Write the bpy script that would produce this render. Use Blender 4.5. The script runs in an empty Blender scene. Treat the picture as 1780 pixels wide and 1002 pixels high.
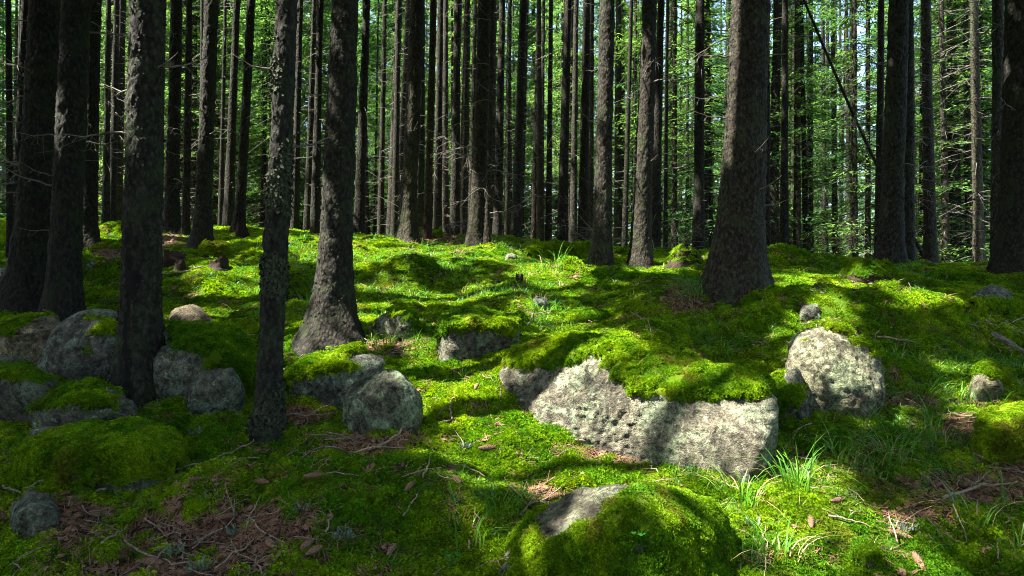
import bpy, bmesh, math, random
import numpy as np
from mathutils import Vector, Matrix

# ------------------------------------------------------------------ camera, sky, sun, exposure
F, CX, CY = 1187.0, 890.0, 501.0          # focal length and centre in photograph pixels
PITCH = math.radians(0.7)
CAM = np.array([0.0, 0.0, 1.6])
scene = bpy.context.scene
COL = scene.collection
cd = bpy.data.cameras.new('camera'); cam = bpy.data.objects.new('camera', cd); COL.objects.link(cam)
cam.location = CAM; cam.rotation_euler = (math.radians(90) + PITCH, 0, 0)
cd.sensor_width = 36.0; cd.lens = 36.0 * F / 1780.0; cd.clip_start = 0.05; cd.clip_end = 2000.0
scene.camera = cam

SUN_EL, SUN_BACK = math.radians(58), math.radians(-10)
SUN = np.array([-math.cos(SUN_EL) * math.cos(SUN_BACK), math.cos(SUN_EL) * math.sin(SUN_BACK), math.sin(SUN_EL)])
w = bpy.data.worlds.new('World'); scene.world = w; w.use_nodes = True
nt = w.node_tree; nt.nodes.clear()
sky = nt.nodes.new('ShaderNodeTexSky'); sky.sky_type = 'NISHITA'; sky.sun_disc = False
sky.sun_elevation = SUN_EL; sky.sun_rotation = math.atan2(SUN[0], SUN[1])
sky.air_density = 1.0; sky.dust_density = 2.0; sky.ozone_density = 1.0
w.cycles.sampling_method = 'NONE'
bg = nt.nodes.new('ShaderNodeBackground'); bg.inputs['Strength'].default_value = 0.082
wo = nt.nodes.new('ShaderNodeOutputWorld')
nt.links.new(sky.outputs[0], bg.inputs[0]); nt.links.new(bg.outputs[0], wo.inputs[0])
sl = bpy.data.lights.new('sun', 'SUN'); sl.energy = 5.0; sl.angle = math.radians(0.53); sl.color = (1.0, 0.95, 0.85)
so = bpy.data.objects.new('sun', sl); COL.objects.link(so)
so.rotation_euler = Vector(-SUN).to_track_quat('-Z', 'Y').to_euler(); so.location = (-20, 5, 40)
vs = scene.view_settings
vs.view_transform = 'Standard'; vs.look = 'None'; vs.exposure = 2.85; vs.gamma = 1.0; vs.use_curve_mapping = False
scene.cycles.use_denoising = True; scene.cycles.denoising_prefilter = 'NONE'
scene.cycles.max_bounces = 4; scene.cycles.diffuse_bounces = 2; scene.cycles.transmission_bounces = 3
scene.cycles.use_adaptive_sampling = True; scene.cycles.adaptive_threshold = 0.015
scene.cycles.transparent_max_bounces = 4; scene.cycles.sample_clamp_indirect = 4.0
scene.cycles.pixel_filter_type = 'BLACKMAN_HARRIS'; scene.cycles.filter_width = 1.0

# ------------------------------------------------------------------ numpy helpers
RNG = np.random.default_rng(7)
def _hash(ix, iy, iz, s=0):
    h = (ix.astype(np.int64) * 374761393 + iy.astype(np.int64) * 668265263 + iz.astype(np.int64) * 2147483647 + s * 974711) & 0xFFFFFFFF
    h = ((h ^ (h >> 13)) * 1274126177) & 0xFFFFFFFF
    h = ((h ^ (h >> 16)) * 2246822519) & 0xFFFFFFFF
    return ((h ^ (h >> 15)) & 0xFFFFFF) / float(0xFFFFFF)
def vnoise(p, s=0):
    p = np.asarray(p, float); i = np.floor(p).astype(np.int64); f = p - i; f = f * f * f * (f * (f * 6 - 15) + 10)
    r = 0
    for dx in (0, 1):
        wx = f[:, 0] if dx else 1 - f[:, 0]
        for dy in (0, 1):
            wy = f[:, 1] if dy else 1 - f[:, 1]
            for dz in (0, 1):
                wz = f[:, 2] if dz else 1 - f[:, 2]
                r = r + wx * wy * wz * _hash(i[:, 0] + dx, i[:, 1] + dy, i[:, 2] + dz, s)
    return r * 2 - 1
def fbm(p, o=4, s=0, gain=0.5):
    p = np.asarray(p, float); a, r = 1.0, 0
    for k in range(o):
        r = r + a * vnoise(p * (2.03 ** k) + 17.3 * k, s + k); a *= gain
    return r
def voro(p, s=0):
    i = np.floor(p).astype(np.int64); best = np.full(len(p), 9.0); sec = np.full(len(p), 9.0); cid = np.zeros(len(p))
    for dx in (-1, 0, 1):
        for dy in (-1, 0, 1):
            for dz in (-1, 0, 1):
                c = i + np.array([dx, dy, dz])
                q = np.stack([c[:, k] + _hash(c[:, 0], c[:, 1], c[:, 2], s + 11 * k) for k in range(3)], 1)
                d = np.linalg.norm(q - p, axis=1); m = d < best
                sec = np.where(m, best, np.minimum(sec, d)); cid = np.where(m, _hash(c[:, 0], c[:, 1], c[:, 2], s + 77), cid); best = np.where(m, d, best)
    return best, sec, cid
def sstep(a, b, x):
    t = np.clip((x - a) / (b - a), 0, 1); return t * t * (3 - 2 * t)
def px2w(px, py, d):
    u, v = (px - CX) / F, (CY - py) / F
    dr = np.array([u, math.cos(PITCH) - v * math.sin(PITCH), math.sin(PITCH) + v * math.cos(PITCH)])
    return CAM + dr * (d / dr[1])
def w2px(P):
    r = np.atleast_2d(P) - CAM
    f = r[:, 1] * math.cos(PITCH) + r[:, 2] * math.sin(PITCH); u = -r[:, 1] * math.sin(PITCH) + r[:, 2] * math.cos(PITCH)
    f = np.where(f < 0.05, 0.05, f)
    return CX + F * r[:, 0] / f, CY - F * u / f

def mesh_np(name, V, faces, mats, smooth=True, midx=None):
    """V (n,3); faces = list of int arrays (m,k) with k 3 or 4"""
    V = np.ascontiguousarray(V, dtype=np.float32)
    me = bpy.data.meshes.new(name)
    faces = [np.asarray(f, dtype=np.int32) for f in (faces if isinstance(faces, list) else [faces]) if len(f)]
    me.vertices.add(len(V)); me.vertices.foreach_set('co', V.ravel())
    if faces:
        loops = np.concatenate([f.ravel() for f in faces]); tot = np.concatenate([np.full(len(f), f.shape[1], np.int32) for f in faces])
        st = np.concatenate([[0], np.cumsum(tot)[:-1]]).astype(np.int32)
        me.loops.add(len(loops)); me.loops.foreach_set('vertex_index', loops)
        me.polygons.add(len(tot)); me.polygons.foreach_set('loop_start', st); me.polygons.foreach_set('loop_total', tot)
        me.polygons.foreach_set('use_smooth', np.full(len(tot), smooth))
        if midx is not None: me.polygons.foreach_set('material_index', np.asarray(midx, np.int32))
    for m in (mats if isinstance(mats, (list, tuple)) else [mats]): me.materials.append(m)
    me.update(calc_edges=True)
    return me
def fattr(me, name, arr, kind='FLOAT'):
    a = me.attributes.new(name, kind, 'POINT')
    a.data.foreach_set('vector' if kind == 'FLOAT_VECTOR' else 'value', np.ascontiguousarray(arr, dtype=np.int32 if kind == 'INT' else np.float32).ravel())
def obj(name, me, parent=None, loc=None):
    o = bpy.data.objects.new(name, me); COL.objects.link(o)
    if parent is not None: o.parent = parent
    if loc is not None: o.location = loc
    return o
def tag(o, label=None, cat=None, group=None, kind=None):
    if label: o['label'] = label
    if cat: o['category'] = cat
    if group: o['group'] = group
    if kind: o['kind'] = kind
    return o
def vnormals(V, T):
    n = np.zeros_like(V); fn = np.cross(V[T[:, 1]] - V[T[:, 0]], V[T[:, 2]] - V[T[:, 0]])
    for k in range(3): np.add.at(n, T[:, k], fn)
    return n / np.maximum(np.linalg.norm(n, axis=1, keepdims=True), 1e-9)

class MB:
    """collects tubes and strips of one part"""
    def __init__(s): s.V, s.Q, s.T, s.n = [], [], [], 0
    def add(s, V, Q=None, T=None):
        s.V.append(np.asarray(V, float))
        if Q is not None and len(Q): s.Q.append(np.asarray(Q, int) + s.n)
        if T is not None and len(T): s.T.append(np.asarray(T, int) + s.n)
        s.n += len(V)
    def tube(s, pts, r0, r1, k=5):
        pts = np.asarray(pts, float); n = len(pts)
        t = np.gradient(pts, axis=0); t /= np.maximum(np.linalg.norm(t, axis=1, keepdims=True), 1e-9)
        ref = np.array([0, 0, 1.0]) if abs(t[0, 2]) < 0.8 else np.array([1.0, 0, 0])
        a = np.cross(t, ref); a /= np.maximum(np.linalg.norm(a, axis=1, keepdims=True), 1e-9); b = np.cross(t, a)
        r = np.linspace(r0, r1, n)[:, None, None]; th = np.linspace(0, 2 * math.pi, k, endpoint=False)
        V = pts[:, None] + r * (np.cos(th)[None, :, None] * a[:, None] + np.sin(th)[None, :, None] * b[:, None])
        i = np.arange(n - 1)[:, None] * k; j = np.arange(k)[None]; j2 = (j + 1) % k
        Q = np.stack([i + j, i + j2, i + k + j2, i + k + j], -1).reshape(-1, 4)
        s.add(V.reshape(-1, 3), Q, [[0, m + 1, m] for m in range(1, k - 1)] + [[(n - 1) * k, (n - 1) * k + m, (n - 1) * k + m + 1] for m in range(1, k - 1)])
    def mesh(s, name, mats, smooth=True):
        return mesh_np(name, np.concatenate(s.V), [np.concatenate(x) for x in (s.Q, s.T) if x], mats, smooth)

# ------------------------------------------------------------------ materials
def mat(name):
    m = bpy.data.materials.new(name); m.use_nodes = True; t = m.node_tree; t.nodes.clear()
    out = t.nodes.new('ShaderNodeOutputMaterial')
    def N(ty, **kw):
        n = t.nodes.new(ty)
        for k, v in kw.items():
            if k.startswith('_'): n.inputs[k[1:].replace('_', ' ')].default_value = v
            else: setattr(n, k, v)
        return n
    def L(a, b): t.links.new(a, b)
    return m, N, L, out
def ramp(N, L, src, stops):
    r = N('ShaderNodeValToRGB'); e = r.color_ramp.elements
    while len(e) < len(stops): e.new(0.5)
    for k, (p, c) in enumerate(stops): e[k].position = p; e[k].color = (*c, 1) if len(c) == 3 else c
    L(src, r.inputs[0]); return r.outputs[0]
def mix(N, L, fac, a, b, mode='MIX'):
    m = N('ShaderNodeMix', data_type='RGBA', blend_type=mode)
    for s, v in ((m.inputs[0], fac), (m.inputs[6], a), (m.inputs[7], b)):
        if hasattr(v, 'is_output'): L(v, s)
        else: s.default_value = v if not isinstance(v, tuple) or len(v) == 4 else (*v, 1)
    return m.outputs[2]
def noise(N, L, vec, scale, detail=4, rough=0.55, dist=0.0):
    n = N('ShaderNodeTexNoise'); n.inputs['Scale'].default_value = scale; n.inputs['Detail'].default_value = detail
    n.inputs['Roughness'].default_value = rough; n.inputs['Distortion'].default_value = dist
    L(vec, n.inputs['Vector']); return n.outputs['Fac']
def math_(N, L, op, a, b=0.5):
    m = N('ShaderNodeMath', operation=op)
    for s, v in ((m.inputs[0], a), (m.inputs[1], b)):
        if hasattr(v, 'is_output'): L(v, s)
        else: s.default_value = v
    return m.outputs[0]

def leafy(name, colfun, transl, rough=0.6, tfac=0.4, spec=0.25):
    m, N, L, out = mat(name)
    c = colfun(N, L)
    p = N('ShaderNodeBsdfPrincipled'); p.inputs['Roughness'].default_value = rough; p.inputs['Specular IOR Level'].default_value = spec
    L(c, p.inputs['Base Color'])
    tr = N('ShaderNodeBsdfTranslucent'); L(mix(N, L, 1.0, c, transl, 'MULTIPLY'), tr.inputs['Color'])
    ms = N('ShaderNodeMixShader'); ms.inputs[0].default_value = tfac
    L(p.outputs[0], ms.inputs[1]); L(tr.outputs[0], ms.inputs[2]); L(ms.outputs[0], out.inputs['Surface'])
    return m

def moss_tint(P):
    """moss species and age vary over the ground: yellow green, deep green, browned"""
    P = np.asarray(P, float); q = P * np.array([1, 1, .6])
    n = 0.42 * vnoise(q * 1.5, 501) + 0.45 * vnoise(q * 5.0, 502) + 0.40 * vnoise(q * 15, 503)
    t = sstep(-0.6, 0.6, n)[:, None]
    c = np.array([0.068, 0.176, 0.006]) * (1 - t) + np.array([0.205, 0.318, 0.008]) * t
    b = sstep(0.55, 0.95, vnoise(q * 2.7, 504) + 0.6 * vnoise(q * 13, 505))[:, None] * 0.6
    return c * (1 - b) + np.array([0.13, 0.10, 0.022]) * b
def moss_col(kind):
    def f(N, L):
        at = N('ShaderNodeAttribute', attribute_name='tint', attribute_type=kind)
        if kind == 'GEOMETRY': return mix(N, L, 1.0, at.outputs['Color'], (0.55, 0.52, 0.6), 'MULTIPLY')
        sh = N('ShaderNodeAttribute', attribute_name='stem'); return mix(N, L, 1.0, at.outputs['Color'], sh.outputs['Color'], 'MULTIPLY')
    return f
MOSS = leafy('moss', moss_col('INSTANCER'), (1.5, 1.5, 0.7, 1), 0.75, 0.36, 0.1)
MOSSBED = leafy('moss_bed', moss_col('GEOMETRY'), (1.3, 1.45, 0.7, 1), 0.85, 0.12, 0.05)
GRASS = leafy('grass', lambda N, L: ramp(N, L, N('ShaderNodeObjectInfo').outputs['Random'], [(0.0, (0.04, 0.15, 0.02)), (0.55, (0.07, 0.22, 0.02)), (0.85, (0.14, 0.26, 0.025)), (1.0, (0.34, 0.27, 0.11))]), (1.3, 1.4, 0.8, 1), 0.4, 0.4, 0.4)
GRASS_BLADE = leafy('grass_blade', lambda N, L: ramp(N, L, noise(N, L, N('ShaderNodeTexCoord').outputs['Object'], 9.0, 2), [(0.35, (0.045, 0.17, 0.02)), (0.65, (0.12, 0.28, 0.025))]), (1.3, 1.4, 0.8, 1), 0.35, 0.4, 0.45)
DRY_BLADE = leafy('dry_grass_blade', lambda N, L: ramp(N, L, noise(N, L, N('ShaderNodeTexCoord').outputs['Object'], 9.0, 2), [(0.35, (0.30, 0.22, 0.12)), (0.65, (0.42, 0.34, 0.18))]), (1.0, 1.0, 1.0, 1), 0.6, 0.3, 0.2)
def needle_col(a, b):
    def f(N, L):
        g = N('ShaderNodeNewGeometry'); oi = N('ShaderNodeObjectInfo')
        return ramp(N, L, oi.outputs['Random'], [(0.0, a), (1.0, b)])
    return f
NEEDLES = leafy('spruce_needles', needle_col((0.035, 0.100, 0.038), (0.130, 0.225, 0.056)), (1.5, 1.7, 0.8, 1), 0.55, 0.48, 0.3)
CANOPY = leafy('canopy_needles', needle_col((0.035, 0.085, 0.025), (0.06, 0.12, 0.025)), (1.3, 1.5, 0.8, 1), 0.55, 0.3, 0.3)
LICHEN = leafy('lichen', lambda N, L: ramp(N, L, noise(N, L, N('ShaderNodeNewGeometry').outputs['Position'], 30, 3), [(0.3, (0.07, 0.11, 0.075)), (0.7, (0.20, 0.25, 0.17))]), (1, 1, 1, 1), 0.8, 0.2, 0.1)
LEAFLET = leafy('sorrel_leaf', lambda N, L: ramp(N, L, noise(N, L, N('ShaderNodeNewGeometry').outputs['Position'], 30, 2), [(0.3, (0.03, 0.22, 0.03)), (0.7, (0.06, 0.32, 0.04))]), (1.2, 1.4, 0.8, 1), 0.5, 0.4, 0.3)

def ground_mat():
    m, N, L, out = mat('forest_floor')
    g = N('ShaderNodeNewGeometry'); P = g.outputs['Position']
    mossc = N('ShaderNodeAttribute', attribute_name='tint').outputs['Color']
    sp = noise(N, L, P, 55, 2, 0.7)
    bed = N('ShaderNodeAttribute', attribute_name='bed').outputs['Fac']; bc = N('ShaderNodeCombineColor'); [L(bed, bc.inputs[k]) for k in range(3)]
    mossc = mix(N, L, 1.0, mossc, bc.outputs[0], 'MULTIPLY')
    mossc = mix(N, L, 1.0, mossc, ramp(N, L, sp, [(0.3, (0.35, 0.35, 0.35)), (0.7, (1.15, 1.15, 1.15))]), 'MULTIPLY')
    lit = ramp(N, L, noise(N, L, P, 38, 5, 0.7, 0.5), [(0.35, (0.018, 0.010, 0.006)), (0.5, (0.075, 0.036, 0.018)), (0.70, (0.17, 0.095, 0.05))])
    at = N('ShaderNodeAttribute', attribute_name='litter')
    fac = math_(N, L, 'ADD', at.outputs['Fac'], math_(N, L, 'MULTIPLY', math_(N, L, 'SUBTRACT', noise(N, L, P, 9, 4), 0.5), 1.1))
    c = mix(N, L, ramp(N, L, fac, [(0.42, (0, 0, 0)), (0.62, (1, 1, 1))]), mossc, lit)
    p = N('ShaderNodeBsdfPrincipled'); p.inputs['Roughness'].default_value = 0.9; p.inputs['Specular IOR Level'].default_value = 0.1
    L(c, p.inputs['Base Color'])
    b = N('ShaderNodeBump'); b.inputs['Strength'].default_value = 0.9; b.inputs['Distance'].default_value = 0.03
    L(noise(N, L, P, 40, 4, 0.7), b.inputs['Height']); L(b.outputs[0], p.inputs['Normal'])
    L(p.outputs[0], out.inputs['Surface']); return m
GROUND = ground_mat()

def rock_mat():
    m, N, L, out = mat('lichened_rock')
    tc = N('ShaderNodeTexCoord'); P = N('ShaderNodeNewGeometry').outputs['Position']; oi = N('ShaderNodeObjectInfo')
    n1 = noise(N, L, P, 5.5, 6, 0.68, 0.5); n2 = noise(N, L, P, 19, 6, 0.75, 0.3); n3 = noise(N, L, P, 3.4, 7, 0.72, 0.9); n4 = noise(N, L, P, 75, 3, 0.75); n5 = noise(N, L, P, 9, 6, 0.75, 1.2)
    c = ramp(N, L, n1, [(0.34, (0.060, 0.056, 0.047)), (0.5, (0.135, 0.128, 0.106)), (0.66, (0.225, 0.208, 0.170))])
    c = mix(N, L, ramp(N, L, n3, [(0.50, (0, 0, 0)), (0.55, (0.85, 0.85, 0.85))]), c, (0.225, 0.265, 0.195))
    c = mix(N, L, ramp(N, L, n5, [(0.575, (0, 0, 0)), (0.62, (0.85, 0.85, 0.85))]), c, (0.37, 0.40, 0.32))
    c = mix(N, L, ramp(N, L, n5, [(0.38, (0.9, 0.9, 0.9)), (0.45, (0, 0, 0))]), c, (0.035, 0.034, 0.027))
    c = mix(N, L, 1.0, c, ramp(N, L, n2, [(0.36, (0.25, 0.25, 0.25)), (0.58, (1.3, 1.3, 1.3))]), 'MULTIPLY')
    c = mix(N, L, 1.0, c, ramp(N, L, n4, [(0.3, (0.6, 0.6, 0.6)), (0.7, (1.2, 1.2, 1.2))]), 'MULTIPLY')
    c = mix(N, L, 1.0, mix(N, L, 1.0, c, (1.05, 1.04, 0.94), 'MULTIPLY'), oi.outputs['Color'], 'MULTIPLY')
    p = N('ShaderNodeBsdfPrincipled'); p.inputs['Roughness'].default_value = 0.85; p.inputs['Specular IOR Level'].default_value = 0.25
    L(c, p.inputs['Base Color'])
    h = math_(N, L, 'ADD', math_(N, L, 'MULTIPLY', n2, 0.7), math_(N, L, 'MULTIPLY', n4, 0.25))
    b = N('ShaderNodeBump'); b.inputs['Strength'].default_value = 1.0; b.inputs['Distance'].default_value = 0.09
    L(h, b.inputs['Height']); L(b.outputs[0], p.inputs['Normal']); L(p.outputs[0], out.inputs['Surface']); return m
ROCK = rock_mat()

def bark_mat(name, dark, mid, light, algae):
    m, N, L, out = mat(name)
    P = N('ShaderNodeNewGeometry').outputs['Position']; oi = N('ShaderNodeObjectInfo')
    mp = N('ShaderNodeMapping'); mp.inputs['Scale'].default_value = (1, 1, 0.55); L(P, mp.inputs['Vector'])
    v = N('ShaderNodeTexVoronoi'); v.inputs['Scale'].default_value = 34; v.feature = 'F1'; L(mp.outputs[0], v.inputs['Vector'])
    n1 = noise(N, L, mp.outputs[0], 26, 6, 0.7, 0.3); n2 = noise(N, L, P, 5, 5, 0.65, 0.5); n3 = noise(N, L, P, 70, 3, 0.7)
    c = ramp(N, L, n1, [(0.32, dark), (0.5, mid), (0.7, light)])
    c = mix(N, L, ramp(N, L, v.outputs['Distance'], [(0.35, (0, 0, 0)), (0.75, (0.85, 0.85, 0.85))]), c, dark)
    c = mix(N, L, ramp(N, L, n2, [(0.5, (0, 0, 0)), (0.64, (0.7, 0.7, 0.7))]), c, algae)
    c = mix(N, L, ramp(N, L, n3, [(0.66, (0, 0, 0)), (0.72, (0.5, 0.5, 0.5))]), c, (0.15, 0.16, 0.125))
    c = mix(N, L, 1.0, c, oi.outputs['Color'], 'MULTIPLY')
    p = N('ShaderNodeBsdfPrincipled'); p.inputs['Roughness'].default_value = 0.9; p.inputs['Specular IOR Level'].default_value = 0.2
    L(c, p.inputs['Base Color'])
    b = N('ShaderNodeBump'); b.inputs['Strength'].default_value = 1.0; b.inputs['Distance'].default_value = 0.02
    h = math_(N, L, 'SUBTRACT', n1, math_(N, L, 'MULTIPLY', v.outputs['Distance'], 0.6))
    L(h, b.inputs['Height']); L(b.outputs[0], p.inputs['Normal']); L(p.outputs[0], out.inputs['Surface']); return m
BARK = bark_mat('spruce_bark', (0.007, 0.006, 0.005), (0.027, 0.024, 0.018), (0.072, 0.064, 0.050), (0.028, 0.040, 0.017))
def simple(name, a, b, scale=30, rough=0.85, bump=0.5):
    m, N, L, out = mat(name); P = N('ShaderNodeNewGeometry').outputs['Position']
    n = noise(N, L, P, scale, 5, 0.65)
    p = N('ShaderNodeBsdfPrincipled'); p.inputs['Roughness'].default_value = rough; p.inputs['Specular IOR Level'].default_value = 0.2
    L(ramp(N, L, n, [(0.3, a), (0.7, b)]), p.inputs['Base Color'])
    bb = N('ShaderNodeBump'); bb.inputs['Strength'].default_value = bump; bb.inputs['Distance'].default_value = 0.01
    L(n, bb.inputs['Height']); L(bb.outputs[0], p.inputs['Normal']); L(p.outputs[0], out.inputs['Surface']); return m
DEADWOOD = simple('dead_wood', (0.05, 0.045, 0.036), (0.20, 0.18, 0.15))
TWIGWOOD = simple('twig_wood', (0.11, 0.08, 0.052), (0.34, 0.27, 0.19), 60)
ROTWOOD = simple('rotten_wood', (0.007, 0.005, 0.003), (0.038, 0.020, 0.012))
CONEMAT = simple('cone_scales', (0.08, 0.042, 0.022), (0.27, 0.165, 0.10), 120)
NEEDLELITTER = simple('needle_litter', (0.06, 0.028, 0.014), (0.25, 0.14, 0.08), 25)
LICHENFLAKE = simple('lichen_flake', (0.016, 0.021, 0.011), (0.060, 0.072, 0.040), 18)
CHAR = simple('charred_hollow', (0.002, 0.002, 0.002), (0.010, 0.008, 0.006), 30)
BARKFLAKE = simple('bark_flake', (0.008, 0.007, 0.006), (0.036, 0.032, 0.024), 18)

# ------------------------------------------------------------------ terrain
CTRL = [(0,1002,3.4),(450,1002,3.4),(890,1002,3.4),(1350,1002,3.4),(1780,1002,3.4),(-700,1002,3.4),(2500,1002,3.4),
 (0,850,4.1),(450,850,4.2),(890,850,4.2),(1350,850,4.2),(1780,850,4.2),
 (100,760,4.7),(465,757,4.9),(845,782,4.7),(1300,815,4.45),(1600,760,4.8),(1780,780,4.7),
 (240,695,5.5),(650,750,5.0),(870,640,6.0),(1450,705,5.3),(1700,690,5.6),
 (575,600,6.8),(100,560,7.6),(1000,560,7.4),(1280,523,7.75),(1600,560,7.4),(1780,570,7.2),(-600,560,7.6),(2400,560,7.4),
 (300,500,9),(700,500,9.4),(1000,490,9.6),(1480,490,9.5),(1700,490,9.3),
 (1045,468,11),(1113,458,11),(1555,462,11.5),(1760,475,10),
 (350,437,12),(710,423,12.6),(830,432,12.5),(980,436,13),(1215,445,13.5),
 (150,392,16),(300,405,14.5),(420,405,15),(560,417,14.5),
 (150,392,22),(500,415,20),(900,446,20),(1250,462,18),(1500,485,17),(1750,490,16),
 (100,400,38),(900,460,38),(1700,492,38),(-400,400,30),(2200,500,30)]
CW = np.array([px2w(*c) for c in CTRL]); CW = np.vstack([CW, [[-6, -4, -0.75], [0, -4, -0.75], [6, -4, -0.75], [-6, 0, 0.0], [6, 0, 0.0]]])
def _phi(r2): return 0.5 * r2 * np.log(r2 + 1e-6)
def _tps():
    X = CW[:, :2]; n = len(X); r2 = ((X[:, None] - X[None]) ** 2).sum(-1)
    A = np.zeros((n + 3, n + 3)); A[:n, :n] = _phi(r2) + np.eye(n) * 0.6
    A[:n, n] = 1; A[:n, n + 1:] = X; A[n, :n] = 1; A[n + 1:, :n] = X.T
    return np.linalg.solve(A, np.concatenate([CW[:, 2], [0, 0, 0]]))
TPSW = _tps()
def H0(x, y):
    x = np.asarray(x, float); y = np.asarray(y, float)
    y2 = np.clip(y, -4, 38); lim = 0.8 * np.maximum(y2, 0) + 4; x2 = lim * np.tanh(x / lim) if False else np.clip(x, -lim, lim)
    s = x2.shape; q = np.stack([x2.ravel(), y2.ravel()], 1); out = np.empty(len(q)); X = CW[:, :2]
    for k in range(0, len(q), 40000):
        p = q[k:k + 40000]; r2 = ((p[:, None] - X[None]) ** 2).sum(-1)
        out[k:k + 40000] = _phi(r2) @ TPSW[:len(X)] + TPSW[len(X)] + p @ TPSW[len(X) + 1:]
    return out.reshape(s)
def march(px, py, Hf):
    d = np.linspace(2.0, 40, 3000); u, v = (px - CX) / F, (CY - py) / F
    dr = np.array([u, math.cos(PITCH) - v * math.sin(PITCH), math.sin(PITCH) + v * math.cos(PITCH)]); dr /= dr[1]
    P = CAM + d[:, None] * dr; below = P[:, 2] < Hf(P[:, 0], P[:, 1]); k = int(np.argmax(below)) if below.any() else 1500
    return P[k]
_GX, _GY = np.linspace(-40, 40, 401), np.linspace(-8, 45, 266)
_GZ = H0(*np.meshgrid(_GX, _GY, indexing='xy'))
def Hq(x, y):
    i = np.clip((x + 40) / .2, 0, 399.999); j = np.clip((y + 8) / .2, 0, 264.999); a, b = i.astype(int), j.astype(int); u, v = i - a, j - b
    return (_GZ[b, a] * (1 - u) + _GZ[b, a + 1] * u) * (1 - v) + (_GZ[b + 1, a] * (1 - u) + _GZ[b + 1, a + 1] * u) * v
MOUNDS_PX = [(1490,575,.85,.40,.24),(1620,610,.75,.40,.17),(720,488,.50,.30,.15),(985,486,.40,.25,.13),(1075,488,.35,.22,.12),(600,440,.40,.3,.12),
 (370,885,.36,.24,.15),(545,708,.15,.11,.13),(170,500,.55,.30,.14),(150,535,.5,.28,.10),(340,515,.55,.32,.13),(445,490,.5,.3,.10),(50,1010,.33,.22,.13),
 (1570,670,.55,.25,.13),(1740,610,.6,.4,.10),(870,480,.5,.3,.08),(1180,540,.5,.35,.10),(1150,600,.5,.3,.08),(700,690,.3,.25,.08),(800,900,.4,.3,.07),(560,880,.4,.3,.06),
 (1330,465,.6,.3,.14),(1400,470,.5,.3,.12),(860,445,.4,.25,.12),(940,455,.5,.25,.10),(500,455,.6,.4,.12),(180,420,.6,.35,.14),(190,450,.5,.3,.12),(520,960,.4,.3,.07),
 (1450,860,.35,.25,.06),(1620,930,.35,.25,.07),(780,720,.3,.25,.06),(1560,500,.5,.25,.08),(820,450,.35,.2,.1),(680,430,.35,.25,.1)]
MOUNDS = []
for (a, b, rx, ry, h) in MOUNDS_PX:
    p = march(a, b, H0); MOUNDS.append((p[0], p[1] + ry * 0.6, rx, ry, h * (1.45 if b < 620 else 1.1)))
def H(x, y):
    x = np.asarray(x, float); y = np.asarray(y, float); z = H0(x, y); s = z.shape
    for (mx, my, rx, ry, h) in MOUNDS:
        q = ((x - mx) / rx) ** 2 + ((y - my) / ry) ** 2; z = z + h * np.exp(-q ** 1.25)
    p = np.stack([x.ravel(), y.ravel(), np.zeros(x.size)], 1)
    far = sstep(26, 60, y.ravel())
    n = 0.085 * vnoise(p * 1.1, 3) + 0.085 * np.abs(vnoise(p * 2.3, 5)) + 0.030 * np.abs(vnoise(p * 5.7, 8)) + 0.3 * far * vnoise(p * 0.15, 9)
    return z + n.reshape(s) - 0.03
def gpx(px, py): return march(px, py, H)

LITTER = [(400,935,190,60),(120,905,90,32),(1690,850,105,32),(1765,800,70,45),(640,772,110,16),(1130,790,180,10),(300,421,40,12),(785,417,60,10),(1195,520,45,22),(1700,745,60,25),
 (505,722,55,12),(680,603,45,14),(1100,940,45,45),(1600,905,70,22),(940,860,50,16),(1010,415,80,8),(1440,585,60,14),(190,445,35,12),(1350,800,50,12),(1560,700,80,12),(60,800,40,14),(300,992,150,24)]
def litter_mask(P):
    a, b = w2px(P); m = np.zeros(len(a))
    for (x, y, rx, ry) in LITTER: m = np.maximum(m, np.exp(-(((a - x) / (rx * .85)) ** 2 + ((b - y) / (ry * .85)) ** 2) * 0.7))
    return np.where(P[:, 1] > 2.2, np.maximum(m, 0.85 * sstep(15.5, 22, P[:, 1])), 0.3)
def build_ground():
    ys = np.concatenate([np.arange(-7, 2.8, 0.35), np.arange(2.8, 7, 0.026), np.arange(7, 14, 0.05), np.arange(14, 24, 0.13), 24 * 1.07 ** np.arange(0, 46)])
    us = np.concatenate([-0.62 - 1.9 * np.linspace(1, 0, 26, endpoint=False) ** 1.6, np.linspace(-0.62, 0.62, 480), 0.62 + 1.9 * np.linspace(0, 1, 27)[1:] ** 1.6])
    Y, U = np.meshgrid(ys, us, indexing='ij'); X = U * (Y + 9.0); Z = H(X, Y)
    V = np.stack([X.ravel(), Y.ravel(), Z.ravel()], 1); r, c = Y.shape
    i = np.arange(r - 1)[:, None] * c; j = np.arange(c - 1)[None]
    Q = np.stack([i + j, i + j + 1, i + j + 1 + c, i + j + c], -1).reshape(-1, 4)
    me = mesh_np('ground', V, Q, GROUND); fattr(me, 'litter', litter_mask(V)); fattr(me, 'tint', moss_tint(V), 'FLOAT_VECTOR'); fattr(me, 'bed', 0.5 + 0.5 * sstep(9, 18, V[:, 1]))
    return tag(obj('ground', me), kind='structure')
build_ground()

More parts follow.
